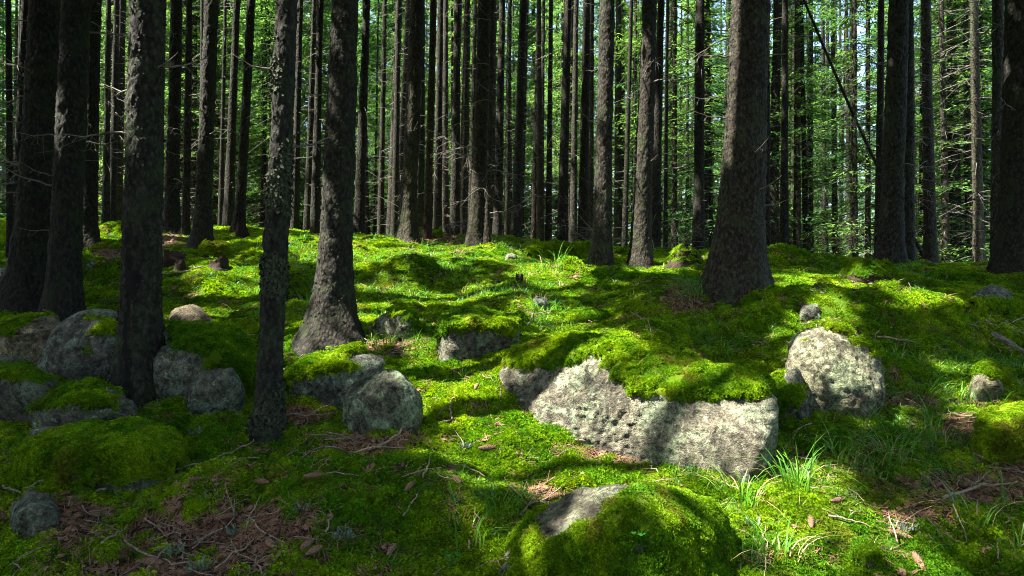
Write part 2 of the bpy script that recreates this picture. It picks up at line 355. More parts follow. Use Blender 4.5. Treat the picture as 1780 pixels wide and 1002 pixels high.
# ------------------------------------------------------------------ scattering of uncountable small stuff (instances on points)
def src_collection(name, meshes):
    c = bpy.data.collections.new(name)
    for k, me in enumerate(meshes): c.objects.link(bpy.data.objects.new(f'{name}_{k:02d}', me))
    return c
def scatter_group(col):
    g = bpy.data.node_groups.new('scatter_' + col.name, 'GeometryNodeTree')
    g.interface.new_socket('Geometry', in_out='INPUT', socket_type='NodeSocketGeometry'); g.interface.new_socket('Geometry', in_out='OUTPUT', socket_type='NodeSocketGeometry')
    n = g.nodes; gi, go = n.new('NodeGroupInput'), n.new('NodeGroupOutput')
    m2p = n.new('GeometryNodeMeshToPoints'); iop = n.new('GeometryNodeInstanceOnPoints'); ci = n.new('GeometryNodeCollectionInfo')
    ci.inputs['Collection'].default_value = col; ci.inputs['Separate Children'].default_value = True; ci.inputs['Reset Children'].default_value = True
    iop.inputs['Pick Instance'].default_value = True
    def at(nm, ty):
        a = n.new('GeometryNodeInputNamedAttribute'); a.data_type = ty; a.inputs['Name'].default_value = nm; return a.outputs['Attribute']
    e2r = n.new('FunctionNodeEulerToRotation'); K = g.links.new
    K(gi.outputs[0], m2p.inputs[0]); K(m2p.outputs[0], iop.inputs['Points']); K(ci.outputs[0], iop.inputs['Instance'])
    K(at('var', 'INT'), iop.inputs['Instance Index']); K(at('rot', 'FLOAT_VECTOR'), e2r.inputs[0]); K(e2r.outputs[0], iop.inputs['Rotation'])
    K(at('scl', 'FLOAT_VECTOR'), iop.inputs['Scale']); K(iop.outputs[0], go.inputs[0])
    return g
def euler_from(nrm, spin):
    z = nrm / np.linalg.norm(nrm, axis=1, keepdims=True)
    x0 = np.cross(np.tile([0, 1.0, 0], (len(z), 1)), z); x0 /= np.maximum(np.linalg.norm(x0, axis=1, keepdims=True), 1e-6); y0 = np.cross(z, x0)
    c, s = np.cos(spin)[:, None], np.sin(spin)[:, None]; x = c * x0 + s * y0; y = -s * x0 + c * y0
    return np.stack([np.arctan2(y[:, 2], z[:, 2]), np.arcsin(np.clip(-x[:, 2], -1, 1)), np.arctan2(x[:, 1], x[:, 0])], 1)
def scatter(name, P, nrm, scl, group, nvar, mats, parent=None, rng=RNG, tint=None, flat=1.0):
    me = mesh_np(name, P, [], mats); n = len(P)
    if tint is not None: fattr(me, 'tint', tint, 'FLOAT_VECTOR')
    fattr(me, 'rot', euler_from(nrm, rng.uniform(0, 2 * math.pi, n)), 'FLOAT_VECTOR')
    s = scl[:, None] * np.stack([np.ones(n), np.ones(n), rng.uniform(0.7, 1.3, n) * flat], 1)
    fattr(me, 'scl', s, 'FLOAT_VECTOR'); fattr(me, 'var', rng.integers(0, nvar, n), 'INT')
    o = obj(name, me, parent); md = o.modifiers.new('scatter', 'NODES'); md.node_group = group
    tag(o, kind='stuff'); return o

def tuft_mesh(seed, n=128, R=0.066, Hh=0.026):
    """one feathery moss cushion: short stems with side leaflets"""
    r = np.random.default_rng(seed); V, T, S = [], [], []
    nc = 15; ca, cq = r.uniform(0, 6.283, nc), np.sqrt(r.uniform(0, 1, nc)); ch, cv = r.uniform(.65, 1.3, nc), r.uniform(.5, 1.5, nc)
    for m in range(n):
        g = m % nc; c0 = R * cq[g] * np.array([math.cos(ca[g]), math.sin(ca[g])]); o2 = r.normal(0, .0115, 2); xy = c0 + o2; q = min(1.2, float(np.linalg.norm(xy)) / R); b = np.array([xy[0], xy[1], -0.012 * q * q])
        a = math.atan2(o2[1], o2[0]); a2 = a + r.normal(0, .5); out = np.array([math.cos(a2), math.sin(a2), 0]) * r.uniform(0.0, 0.9); d = np.array([0, 0, 1.0]) + out; d /= np.linalg.norm(d)
        hgt = Hh * ch[g] * r.uniform(0.75, 1.15) * (1.1 - .35 * q * q); side = np.cross(d, [0, 0, 1.0]) if np.linalg.norm(out) > 0.05 else np.array([1.0, 0, 0]); side /= max(np.linalg.norm(side), 1e-6)
        nn = np.cross(side, d); v = cv[g] * r.uniform(.75, 1.25); sh = [v * r.uniform(.85, 1.2), v, v]; i0 = len(V)
        for k in range(3):
            p = b + d * hgt * (0.4 + 0.28 * k); l = 0.0130 * (1.15 - 0.2 * k)
            for sgn in (-1, 1):
                sd = side * math.cos(k * 1.2) + nn * math.sin(k * 1.2)
                tip = p + (sd * sgn * 0.85 + d * 0.35 + nn * r.uniform(-.25, .25)) * l; i = len(V)
                V += [p - d * 0.004, p + d * 0.0045, tip]; T.append([i, i + 1, i + 2])
        i = len(V); V += [b - side * 0.003, b + side * 0.003, b + d * hgt * 1.1]; T.append([i, i + 1, i + 2]); S += [sh] * (len(V) - i0)
    me = mesh_np('moss_tuft', np.array(V), np.array(T), MOSS, False); fattr(me, 'stem', np.array(S), 'FLOAT_VECTOR'); return me
TUFTS = [tuft_mesh(100 + k) for k in range(6)]
G_TUFT = scatter_group(src_collection('moss_tuft', TUFTS))
def blade(mb, base, az, L, wd, droop, rng, up=0.9):
    n = 6; t = np.linspace(0, 1, n); dirh = np.array([math.cos(az), math.sin(az), 0]); side = np.array([-math.sin(az), math.cos(az), 0])
    c = base + dirh * (L * (1 - up) * t + L * droop * t ** 2.2)[:, None] + np.array([0, 0, 1.0]) * (L * up * (t - droop * 0.75 * t ** 2.6))[:, None]
    wv = wd * (1 - t ** 2.5 * 0.95)[:, None] * side * 0.5
    V = np.concatenate([c - wv, c + wv]); Q = [[k, k + 1, n + k + 1, n + k] for k in range(n - 1)]; mb.add(V, Q)
def grass_mesh(seed, n, L, spread, wd=0.006, droop=(0.2, 0.9), mats=None, dry=0):
    r = np.random.default_rng(seed); mb = MB()
    for k in range(n):
        a = r.uniform(0, 6.283); rr = spread * math.sqrt(r.uniform(0, 1))
        blade(mb, np.array([rr * math.cos(a), rr * math.sin(a), -0.015]), a + r.uniform(-1, 1), L * r.uniform(0.5, 1.15), wd * r.uniform(0.7, 1.2), r.uniform(*droop), r, r.uniform(0.75, 0.95))
    return mb.mesh('grass', mats or GRASS)
G_GRASS = scatter_group(src_collection('grass_tuft', [grass_mesh(200 + k, 12, 0.16, 0.05) for k in range(5)]))
def needle_mesh(seed):
    r = np.random.default_rng(seed); mb = MB()
    for k in range(18):
        p = np.append(r.uniform(-0.05, 0.05, 2), r.uniform(0, 0.012)); a = r.uniform(0, 6.283); L = r.uniform(0.02, 0.08); d = np.array([math.cos(a), math.sin(a), r.uniform(-.2, .25)]) * L; s = np.array([-math.sin(a), math.cos(a), 0]) * 0.0024
        mb.add([p - s, p + s, p + d + s * .5, p + d - s * .5], [[0, 1, 2, 3]])
    n0 = sum(len(q) for q in mb.Q)
    for k in range(3):
        p = np.append(r.uniform(-0.05, 0.05, 2), r.uniform(0.004, 0.016)); a = r.uniform(0, 6.283); L, W = r.uniform(0.012, 0.035), r.uniform(.006, .014); u = np.array([math.cos(a), math.sin(a), r.uniform(-.3, .4)]) * L; v = np.array([-math.sin(a), math.cos(a), r.uniform(-.4, .4)]) * W
        mb.add([p - u - v * .6, p + u * .3 - v, p + u + v * .4, p - u * .2 + v], [[0, 1, 2, 3]])
    me = mb.mesh('litter_bits', NEEDLELITTER); me.materials.append(CONEMAT if seed % 2 else ROTWOOD); mi = np.zeros(len(me.polygons), np.int32); mi[n0:] = 1; me.polygons.foreach_set('material_index', mi); return me
G_LITTER = scatter_group(src_collection('litter_bits', [needle_mesh(300 + k) for k in range(4)]))

def hnormal(x, y, e=0.06):
    hx = (H(x + e, y) - H(x - e, y)) / (2 * e); hy = (H(x, y + e) - H(x, y - e)) / (2 * e)
    n = np.stack([-hx, -hy, np.ones_like(hx)], 1); return n / np.linalg.norm(n, axis=1, keepdims=True)
def fan_points(peak, d0, power, dmax, rng):
    """points on the ground, denser near the path where one stands"""
    dd = np.linspace(2.6, dmax, 2000); rho = peak * np.minimum(1, (d0 / dd) ** power) * (1.66 * dd + 1.6); cdf = np.cumsum(rho) * (dd[1] - dd[0]); n = int(cdf[-1])
    d = np.interp(rng.uniform(0, cdf[-1], n), cdf, dd); x = rng.uniform(-1, 1, n) * (0.83 * d + 0.8)
    return x, d
def carpet():
    rng = np.random.default_rng(21); x, y = fan_points(330, 4.6, 1.55, 23, rng); P = np.stack([x, y, H(x, y)], 1)
    lm = litter_mask(P) + 0.55 * fbm(P * np.array([9, 9, 0]), 2, 40); k = lm < 0.5; P, y = P[k], y[k]
    clump = 0.75 + 0.5 * (vnoise(P * np.array([7, 7, 0]), 41) * 0.5 + 0.5)
    gr = np.maximum(1, (y / 4.6) ** 0.8); s = gr * rng.uniform(0.65, 1.1, len(P)) * clump
    n = hnormal(P[:, 0], P[:, 1]); n = n + rng.normal(0, 0.10, n.shape)
    P[:, 2] -= 0.003
    tag(scatter('moss_carpet', P, n, s, G_TUFT, 6, MOSS, rng=rng, tint=moss_tint(P), flat=gr ** -.7), 'feathery yellow green moss carpeting the forest floor', 'moss')
    x, y = fan_points(1000, 5, 1.5, 16, rng); P = np.stack([x, y, H(x, y)], 1); k = litter_mask(P) + 0.3 * rng.normal(0, 1, len(x)) > 0.55; P, y = P[k], y[k]
    tag(scatter('needle_litter', P, hnormal(P[:, 0], P[:, 1]), np.maximum(1, (y / 5) ** .6) * rng.uniform(.7, 1.3, len(P)), G_LITTER, 4, NEEDLELITTER, rng=rng), 'brown fallen needles and bark bits in bare patches', 'litter')
    # fine grass growing through the moss
    GP = [(560,520,60,40,1),(700,470,120,40,.7),(830,500,160,30,.8),(960,440,90,25,.6),(680,590,60,40,.8),(950,560,60,25,.8),(1230,600,80,30,.8),(430,520,60,30,.7),(1500,480,90,15,.5),(1640,590,70,25,.7),
          (850,880,70,60,.8),(1400,850,150,80,.8),(1560,780,130,80,1),(1690,660,80,40,1),(1180,820,40,30,.6),(1250,950,90,60,.5),(780,430,150,18,.5),(480,470,80,40,.8),(1210,505,40,20,1),(1480,700,60,30,.9),(1600,900,140,70,.45),(220,740,60,20,.5)]
    x, y = fan_points(330, 6, 1.0, 18, rng); P = np.stack([x, y, H(x, y)], 1); a, b = w2px(P); m = np.full(len(a), 0.03)
    for (gx, gy, rx, ry, am) in GP: m = np.maximum(m, am * np.exp(-((a - gx) / rx) ** 2 - ((b - gy) / ry) ** 2))
    m = m * (0.35 + 0.9 * (vnoise(P * np.array([2.5, 2.5, 0]), 60) > -0.1)); k = rng.uniform(0, 1, len(a)) < m * 0.6; P, y = P[k], y[k]
    n = hnormal(P[:, 0], P[:, 1]) * 0.5 + np.array([0, 0, .6]) + rng.normal(0, .12, (len(P), 3))
    tag(scatter('thin_grass', P, n, np.minimum(1.3, np.maximum(0.8, (y / 6) ** .5)) * rng.uniform(.6, 1.2, len(P)), G_GRASS, 5, GRASS, rng=rng), 'thin green grass growing up through the moss', 'grass')
carpet()

# ------------------------------------------------------------------ boulders
_ICO = {}
def ico(k):
    if k not in _ICO:
        bm = bmesh.new(); bmesh.ops.create_icosphere(bm, subdivisions=k, radius=1.0)
        _ICO[k] = (np.array([v.co for v in bm.verts]), np.array([[v.index for v in f.verts] for f in bm.faces])); bm.free()
    return _ICO[k]
def hull_planes(P):
    bm = bmesh.new(); [bm.verts.new(p) for p in P]; r = bmesh.ops.convex_hull(bm, input=bm.verts)
    c = P.mean(0); out = []
    bm.normal_update()
    for f in bm.faces:
        n = np.array(f.normal); d = n @ (np.array(f.verts[0].co) - c)
        if d < 0: n, d = -n, -d
        if d > 1e-3 and not any(n @ m > 0.97 for m, _ in out): out.append((n, d))
    bm.free(); return c, np.array([n for n, _ in out]), np.array([d for _, d in out])
ROCKTRIS = []; DEBUG = False
def tri_sample(V, T, dens, rng, wt=None):
    a = np.linalg.norm(np.cross(V[T[:, 1]] - V[T[:, 0]], V[T[:, 2]] - V[T[:, 0]]), axis=1) / 2
    if wt is not None: a = a * wt
    a = np.nan_to_num(np.maximum(a, 0)) + 1e-12
    n = max(3, int(a.sum() * dens)); f = rng.choice(len(T), n, p=a / a.sum()); u, v = rng.uniform(0, 1, n), rng.uniform(0, 1, n); m = u + v > 1; u[m], v[m] = 1 - u[m], 1 - v[m]
    A, B, C = (V[T[f, k]] for k in range(3)); return A + u[:, None] * (B - A) + v[:, None] * (C - A), f
def boulder(label, poly, thick, res=5, moss=None, color=(1, 1, 1), seed=0, rough=0.02, p=22, lean=0.25, front=0.6, over=0.22, yaw=0.0, crack=1.0, facet=1.0, lump=1.0, d=None, cat='boulder', name='boulder', under=0.22):
    rng = np.random.default_rng(1000 + seed); poly = np.array(poly, float)
    hm = np.ptp(poly[:, 1]) / F * 5; under = min(under, .12 + .25 * hm) if hm > .2 else .06
    bx, by = poly[np.argmax(poly[:, 1])][0], min(poly[:, 1].max(), 1000)
    cx, cy = poly.mean(0)
    d0 = d if d is not None else gpx(cx, by)[1]
    dc = d0 + 0.45 * thick; hp = np.ptp(poly[:, 1]); pts = []
    for (a, b) in poly:
        low = (b > cy); yw = yaw * (cx - a) / F * dc
        q = px2w(a, b, dc + yw); q[2] -= under * low; pts.append(q)
        s = front; aa, bb = cx + (a - cx) * (s + .15), cy + (b - cy) * s + hp * lean * (0.5 if not low else 0.1)
        q = px2w(aa, bb, dc + yw - (over if low and b > cy + .25 * hp else 0.5) * thick); q[2] -= under * low; pts.append(q)
        q = px2w(cx + (a - cx) * .75, cy + (b - cy) * .72 + 0.06 * hp, dc + yw + 0.55 * thick); q[2] -= under * low; pts.append(q)
    pts = np.array(pts); c, Nn, D = hull_planes(pts); c = pts.mean(0)
    D = np.array([(Nn[k] @ (pts - c).T).max() for k in range(len(Nn))])
    cuts = rng.normal(0, 1, (9, 3)) * np.array([1, 1, .8]); cuts /= np.linalg.norm(cuts, axis=1, keepdims=True); sup = (cuts @ (pts - c).T).max(1)
    Nn = np.vstack([Nn, cuts]); D = np.concatenate([D, sup * (1 - facet * rng.uniform(.03, .16, 9) if hm > .2 else 1.0)])
    half = np.ptp(pts, axis=0) / 2; dirs, T = ico(res); v = dirs * half
    g = (np.maximum(0, v @ Nn.T / D) ** p).sum(1) ** (1 / p); V = v / g[:, None] * 1.05
    size = float(np.mean(half))
    nr = V / np.linalg.norm(V, axis=1, keepdims=True)
    off = fbm(V / size * 1.6 + seed * 3.1, 4, seed) * 0.06 * lump * size + .75 * rough * (fbm(V * 6 + seed, 3, seed + 9) * .8 + 1.1 * (0.5 - np.abs(vnoise(V * 13 + seed, seed + 10))) + 1.2 * (0.5 - np.abs(vnoise(V * 27 + seed, seed + 11))) + .75 * (0.5 - np.abs(vnoise(V * 55, seed + 12))))
    cr = np.abs(vnoise(V / size * 2.2 + seed * 1.7, seed + 4)); off -= crack * 0.035 * size * (1 - sstep(0.0, 0.09, cr)) * (vnoise(V / size * 1.1, seed + 5) > 0.1)
    V = V + nr * off[:, None]
    base = c.copy(); base[2] = V[:, 2].min() + c[2]
    V = V + c - base; nV = vnormals(V, T)
    root = bpy.data.objects.new(name, None); COL.objects.link(root); root.location = base; root.empty_display_size = 0.1
    tag(root, label, cat)
    me = mesh_np('stone', V, T, ROCK); o = obj('stone', me, root); o.color = (*color, 1)
    ROCKTRIS.append((V + base, T))
    if DEBUG: _x, _y = w2px(V + base); print('BOULDER', label[:30], [round(float(q)) for q in (_x.min(), _x.max(), _y.min(), _y.max())], 'poly', poly.min(0), poly.max(0), round(float(d0), 2))
    if moss:
        wpx, wpy = w2px(V + base); sc = nV[:, 2] * moss.get('nz', 1.0) + 0.34 * fbm(V * 3.3 + 5 * seed, 3, seed + 20) + 0.10 * vnoise(V * 14, seed + 30) + moss.get('b', 0)
        hx = V / half
        if 'dir' in moss: sc = sc + hx @ np.array(moss['dir'])
        for (ax, ay, rx, ry, am) in moss.get('spots', ()): sc = sc + am * np.exp(-((wpx - ax) / rx) ** 2 - ((wpy - ay) / ry) ** 2)
        for (p0, p1, wd, am) in moss.get('lines', ()):
            p0, p1 = np.array(p0, float), np.array(p1, float); q = np.stack([wpx, wpy], 1) - p0; u = np.clip(q @ (p1 - p0) / ((p1 - p0) @ (p1 - p0)), 0, 1); sc = sc + am * np.exp(-(np.linalg.norm(q - u[:, None] * (p1 - p0), axis=1) / wd) ** 2)
        m = sstep(moss.get('t', 0.45), moss.get('t', 0.45) + 0.16, sc)
        keep = (m[T].max(1) > 0.02); T2 = T[keep]
        if len(T2) < 8: return root
        th = moss.get('h', 0.035)
        V2 = V + nV * (m * th * (0.8 + 0.5 * vnoise(V * 9, seed + 40)) - 0.012 * (1 - m) - 0.002)[:, None]
        ids = np.unique(T2); mp = np.full(len(V), -1); mp[ids] = np.arange(len(ids)); V3 = V2[ids]; T3 = mp[T2]; m3 = m[ids]
        mm = mesh_np('moss', V3, T3, MOSSBED); fattr(mm, 'tint', moss_tint(V3 + base), 'FLOAT_VECTOR'); ms = obj('moss', mm, root); tag(ms, kind='stuff')
        dens = 950 * min(1, (4.6 / d0) ** 1.4)
        Pm, fi = tri_sample(V3, T3, dens, rng, np.clip(m3[T3].mean(1), 0, 1) ** 0.7)
        nn = vnormals(V3, T3)[T3[fi, 0]] + np.array([0, 0, 0.25]) + rng.normal(0, .18, (len(Pm), 3))
        scatter('moss_tufts', Pm - nn * 0.004, nn, max(1, (d0 / 4.6) ** .8) * rng.uniform(.4, .75, len(Pm)), G_TUFT, 6, MOSS, ms, rng, moss_tint(Pm + base), .8 * max(1, (d0 / 4.6) ** .8) ** -.6)
    return root

TAN = (1.0, 0.88, 0.70); GREY = (0.85, 0.92, 0.95); DARK = (0.55, 0.58, 0.55); PALE = (1.35, 1.32, 1.25); GREEN = (0.85, 1.0, 0.85); BROWN = (0.62, 0.50, 0.37)
boulder('large pale rough boulder with moss hanging over its top edge', [(866,650),(888,605),(960,590),(1040,586),(1110,610),(1230,645),(1335,668),(1322,740),(1312,812),(1200,796),(1060,778),(950,765),(905,705)], 0.85, 6, dict(t=.62, b=-.1, h=.05, spots=[(1180,640,110,40,1.1),(1290,672,60,22,1.1),(945,612,66,26,1.5),(1090,625,30,32,.9),(1140,665,50,20,.6),(1010,690,90,50,-.8),(1230,740,90,40,-.5),(1290,720,50,30,-.6)]), (1.12, 1.09, 1.02), 1, 0.026, 16, 0.95, 0.85, over=0.55, yaw=.5, d=4.8, crack=0, facet=.3, lump=.3)
boulder('dark mossy stone wedged between the large pale boulder and the rounded boulder', [(1315,700),(1340,664),(1390,668),(1405,715),(1385,765),(1330,775)], 0.4, 5, dict(t=.62, dir=(0, 0, .3)), DARK, 2, d=5.0)
boulder('rounded pale boulder spotted with lichen beside the large mossy one', [(1362,600),(1385,565),(1440,553),(1500,580),(1540,630),(1536,672),(1500,702),(1430,716),(1398,690),(1368,645)], 0.62, 6, dict(t=.85, h=.03, spots=[(1510,600,40,30,.7),(1470,565,40,14,.4),(1430,640,70,60,-.8)]), (1.25, 1.25, 1.05), 3, 0.016, 9, 0.6, 0.7, over=.4, yaw=.25, crack=.3)
boulder('small split stone leaning on the rounded lichen spotted boulder', [(1362,645),(1385,640),(1412,680),(1418,708),(1385,706),(1360,680)], 0.22, 4, None, (0.95, 1, 1), 4, d=5.05)
boulder('low dark boulder under a thick moss cap at middle of slope', [(752,603),(768,562),(830,545),(905,560),(892,608),(850,622),(790,620)], 0.55, 5, dict(t=.42, h=.06, spots=[(820,600,60,16,-.5)]), (0.8, 0.8, 0.75), 5)
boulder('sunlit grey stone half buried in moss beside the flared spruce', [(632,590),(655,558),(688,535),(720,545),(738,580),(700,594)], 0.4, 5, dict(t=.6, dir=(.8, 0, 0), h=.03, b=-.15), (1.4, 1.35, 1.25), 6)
boulder('round grey green boulder without moss beside the dead twig pile', [(584,692),(598,664),(640,640),(692,630),(735,662),(740,703),(702,742),(640,754),(592,728)], 0.5, 6, None, (0.95, 1.05, 0.92), 7, 0.015, 7, 0.2, 0.6, crack=0, facet=.35)
boulder('shaggy moss draped boulder behind the round grey green one', [(494,690),(504,648),(560,614),(630,612),(668,624),(650,670),(560,700),(510,706)], 0.45, 5, dict(t=.5, h=.04, dir=(-.35, 0, .1), spots=[(630,630,40,14,-.7)]), (0.9, 0.98, 0.98), 8)
boulder('flat topped dark stone at the foot of the lichened slim spruce', [(321,716),(328,672),(352,646),(404,642),(424,676),(420,712),(380,724)], 0.4, 5, None, (0.8, 0.88, 0.85), 9, 0.016)
boulder('broad boulder half covered by thick moss right of the scarred spruce', [(250,632),(262,585),(330,564),(400,580),(442,620),(436,664),(370,688),(300,692),(262,664)], 0.7, 5, dict(t=.40, dir=(.6, 0, .15), h=.05, spots=[(285,645,48,50,-1.4),(262,600,25,30,-1.0)]), (1.05, 1.12, 1.08), 10)
boulder('big blue grey boulder with pale lichen left of the scarred spruce', [(62,640),(80,592),(122,552),(185,538),(212,560),(214,625),(150,664),(98,664)], 0.65, 6, dict(t=.95, dir=(.6, 0, -.1)), GREY, 11, 0.016)
boulder('tan slab shaped boulder with moss on one end behind the blue grey one', [(-20,620),(-10,565),(50,550),(106,549),(102,592),(70,635),(20,632)], 0.5, 5, dict(t=.75, dir=(-.8, 0, .1)), TAN, 12)
boulder('smooth brown boulder behind the scarred spruce', [(284,565),(292,536),(340,529),(402,560),(398,580),(320,582)], 0.5, 5, None, BROWN, 13, 0.01, 8)
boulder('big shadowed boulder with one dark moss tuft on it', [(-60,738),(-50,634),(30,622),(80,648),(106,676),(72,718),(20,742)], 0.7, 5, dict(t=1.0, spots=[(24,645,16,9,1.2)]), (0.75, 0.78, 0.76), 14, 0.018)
boulder('low boulder topped by dark moss below the blue grey boulder', [(35,750),(58,700),(110,672),(180,674),(236,706),(218,738),(130,760)], 0.5, 5, dict(t=.6, dir=(-.55, 0, .1)), (0.85, 0.9, 0.85), 15)
boulder('small pale flat stone under the low dark mossy boulder', [(28,782),(58,752),(118,744),(132,766),(82,784)], 0.25, 4, None, (0.95, 1.0, 0.95), 16)
boulder('long moss covered boulder with grey stone showing at one end', [(-30,830),(40,778),(130,750),(250,742),(312,766),(302,802),(200,824),(80,846)], 0.6, 5, dict(t=.15, dir=(-.45, 0, .35), h=.05), DARK, 17)
boulder('bare dark grey stone on the needle litter', [(8,935),(20,882),(55,856),(96,870),(120,902),(72,930)], 0.3, 5, dict(t=.75, dir=(-.3, 0, -.4)), (0.75, 0.8, 0.75), 18, 0.016, 22)
boulder('wide mossy boulder with a bare grey strip along its edge', [(750,1030),(880,945),(948,890),(1005,842),(1085,822),(1180,850),(1265,915),(1330,1015),(1200,1090),(900,1090)], 0.95, 6, dict(t=-.75, h=.035, lines=[((1080,838),(1015,866),24,-4),((1015,866),(955,912),30,-4),((870,975),(800,1015),26,-4)], spots=[(1110,955,22,14,-1.0)]), (0.78, 0.76, 0.68), 19, 0.012, 14, 0.2, 0.6, d=3.25)
boulder('angular grey green stone resting on the shaded moss slope', [(1680,527),(1696,506),(1725,493),(1756,508),(1762,532),(1712,540)], 0.45, 5, None, (0.9, 0.98, 0.9), 20, 0.016, 16)
boulder('pointed stone poking out of mossy bank', [(1664,690),(1690,652),(1714,630),(1746,652),(1758,694),(1702,704)], 0.4, 5, dict(t=.5, dir=(.7, .2, .1)), (1.05, 0.98, 0.85), 21, 0.016, 12)
boulder('bright green moss cushion covering a round stone', [(1694,768),(1720,734),(1780,712),(1850,720),(1850,790),(1762,786)], 0.5, 5, dict(t=-.6, h=.04), DARK, 22, d=4.55)
boulder('small blue grey stone in the sunny grass', [(918,530),(932,515),(950,517),(956,530),(935,537)], 0.2, 4, None, (0.8, 0.85, 0.9), 23)
boulder('small pale stone at the foot of the long moss mound', [(1388,548),(1396,528),(1420,530),(1432,548),(1408,556)], 0.25, 4, None, (0.8, 0.82, 0.8), 24)
boulder('tiny white grey stone near the mossy log', [(876,450),(883,442),(896,443),(900,451),(886,454)], 0.15, 4, None, (0.9, 0.9, 0.9), 25)
boulder('dark stone peeking out of sunlit moss under the grass', [(1468,1012),(1480,965),(1505,952),(1530,985),(1540,1020)], 0.25, 4, dict(t=.5), (0.6, 0.62, 0.6), 26, d=3.45)
boulder('flat pale stone at the foot of the round grey green boulder', [(604,762),(620,752),(642,755),(645,765),(620,768)], 0.15, 4, None, (1.0, 1.1, 1.05), 27, d=4.85)
boulder('shaded grey stone behind the paired dark spruces', [(132,470),(138,452),(152,446),(166,460),(160,475)], 0.4, 4, dict(t=.7), (0.8, 0.85, 0.85), 28)
boulder('flat shaded stone beside the thin spruce at picture edge', [(-20,500),(0,468),(22,470),(30,492),(10,505)], 0.5, 4, None, (0.8, 0.88, 0.9), 29)
boulder('half sunken grey stone behind the reddish slim spruce', [(722,414),(732,400),(752,402),(770,408),(768,418)], 0.6, 4, dict(t=.6), (1.1, 1.05, 1), 30, d=14.0)

# ------------------------------------------------------------------ trees
from mathutils.bvhtree import BVHTree
def rock_bvh():
    V, T, n = [], [], 0
    for v, t in ROCKTRIS: V.append(v); T.append(t + n); n += len(v)
    V = np.concatenate(V); T = np.concatenate(T)
    return BVHTree.FromPolygons([tuple(v) for v in V.tolist()], [tuple(t) for t in T.tolist()])
BVH = rock_bvh()
# wanted sun patches, for which holes are cut in the unseen crowns: (x, y, half width, half height, openness)
SUN_PATCHES = [(800,470,240,60,.50),(860,560,200,60,.48),(420,480,120,50,.50),(560,610,70,35,.6),(880,790,170,75,.70),(600,800,130,50,.36),(1120,890,110,60,.75),(960,940,90,50,.5),(790,690,130,55,.72),(690,447,115,26,1.1),(850,442,60,14,1),(700,510,70,16,.9),(840,515,90,18,.9),(960,545,80,18,.8),(970,482,60,22,1),(650,560,80,40,.85),(800,640,90,30,.8),(570,440,60,20,1),(400,500,80,40,.75),(330,535,50,20,.7),
 (165,482,40,12,1),(170,425,40,16,.6),(300,420,35,8,.9),(1390,500,65,13,1.2),(1470,513,75,15,1.2),(1560,535,75,18,1.2),(1640,575,65,20,1.1),
 (1050,600,70,20,1),(1140,660,60,26,1.1),(965,680,50,50,1),(1170,720,150,55,1),(1290,715,45,35,1),(1440,630,85,65,1.0),
 (1080,800,120,28,1.1),(870,760,140,70,.6),(730,800,90,40,.5),(1340,850,110,70,1.1),(1250,930,80,60,.7),(1480,925,120,40,.8),(1690,665,70,22,1),(1740,728,70,26,1.1),(1640,720,60,30,.6),
 (545,640,60,20,.7),(650,665,60,25,.5),(1050,530,110,40,.6),(1150,470,60,14,.8),(1200,560,70,30,.45),(350,620,70,22,.4),(1000,900,80,50,.5),(60,1000,50,20,.4),(500,430,40,14,.8),(1260,460,60,10,.7),(440,445,40,12,.6)]
def openness(P):
    """share of needles cut away at P so its sun ray reaches a wanted patch"""
    G = P.copy(); t = np.zeros(len(P))
    for _ in range(4):
        t = (P[:, 2] - Hq(G[:, 0], G[:, 1]) - .03) / SUN[2]; G = P - SUN * t[:, None]
    dv = Vector(-SUN); near = (np.abs(G[:, 0]) < 0.85 * G[:, 1] + 1) & (G[:, 1] > 2.5) & (G[:, 1] < 9.5)
    for k in np.nonzero(near)[0]:
        h = BVH.ray_cast(Vector(G[k] + SUN * 2.0), dv, 3.0)
        if h[0] is not None: G[k] = h[0]
    a, b = w2px(G); T = np.zeros(len(G))
    for (x, y, rx, ry, am) in SUN_PATCHES: T = np.maximum(T, am * np.exp(-(((a - x) / (rx * 1.08)) ** 2 + ((b - y) / (ry * 1.22)) ** 2) ** 2 * 0.6))
    T = np.clip(T * 1.45, 0, 1) ; T = np.where(G[:, 1] < 2.6, 0.1, T)
    return np.maximum(T, 0.7 * sstep(15.5, 18, G[:, 1]))

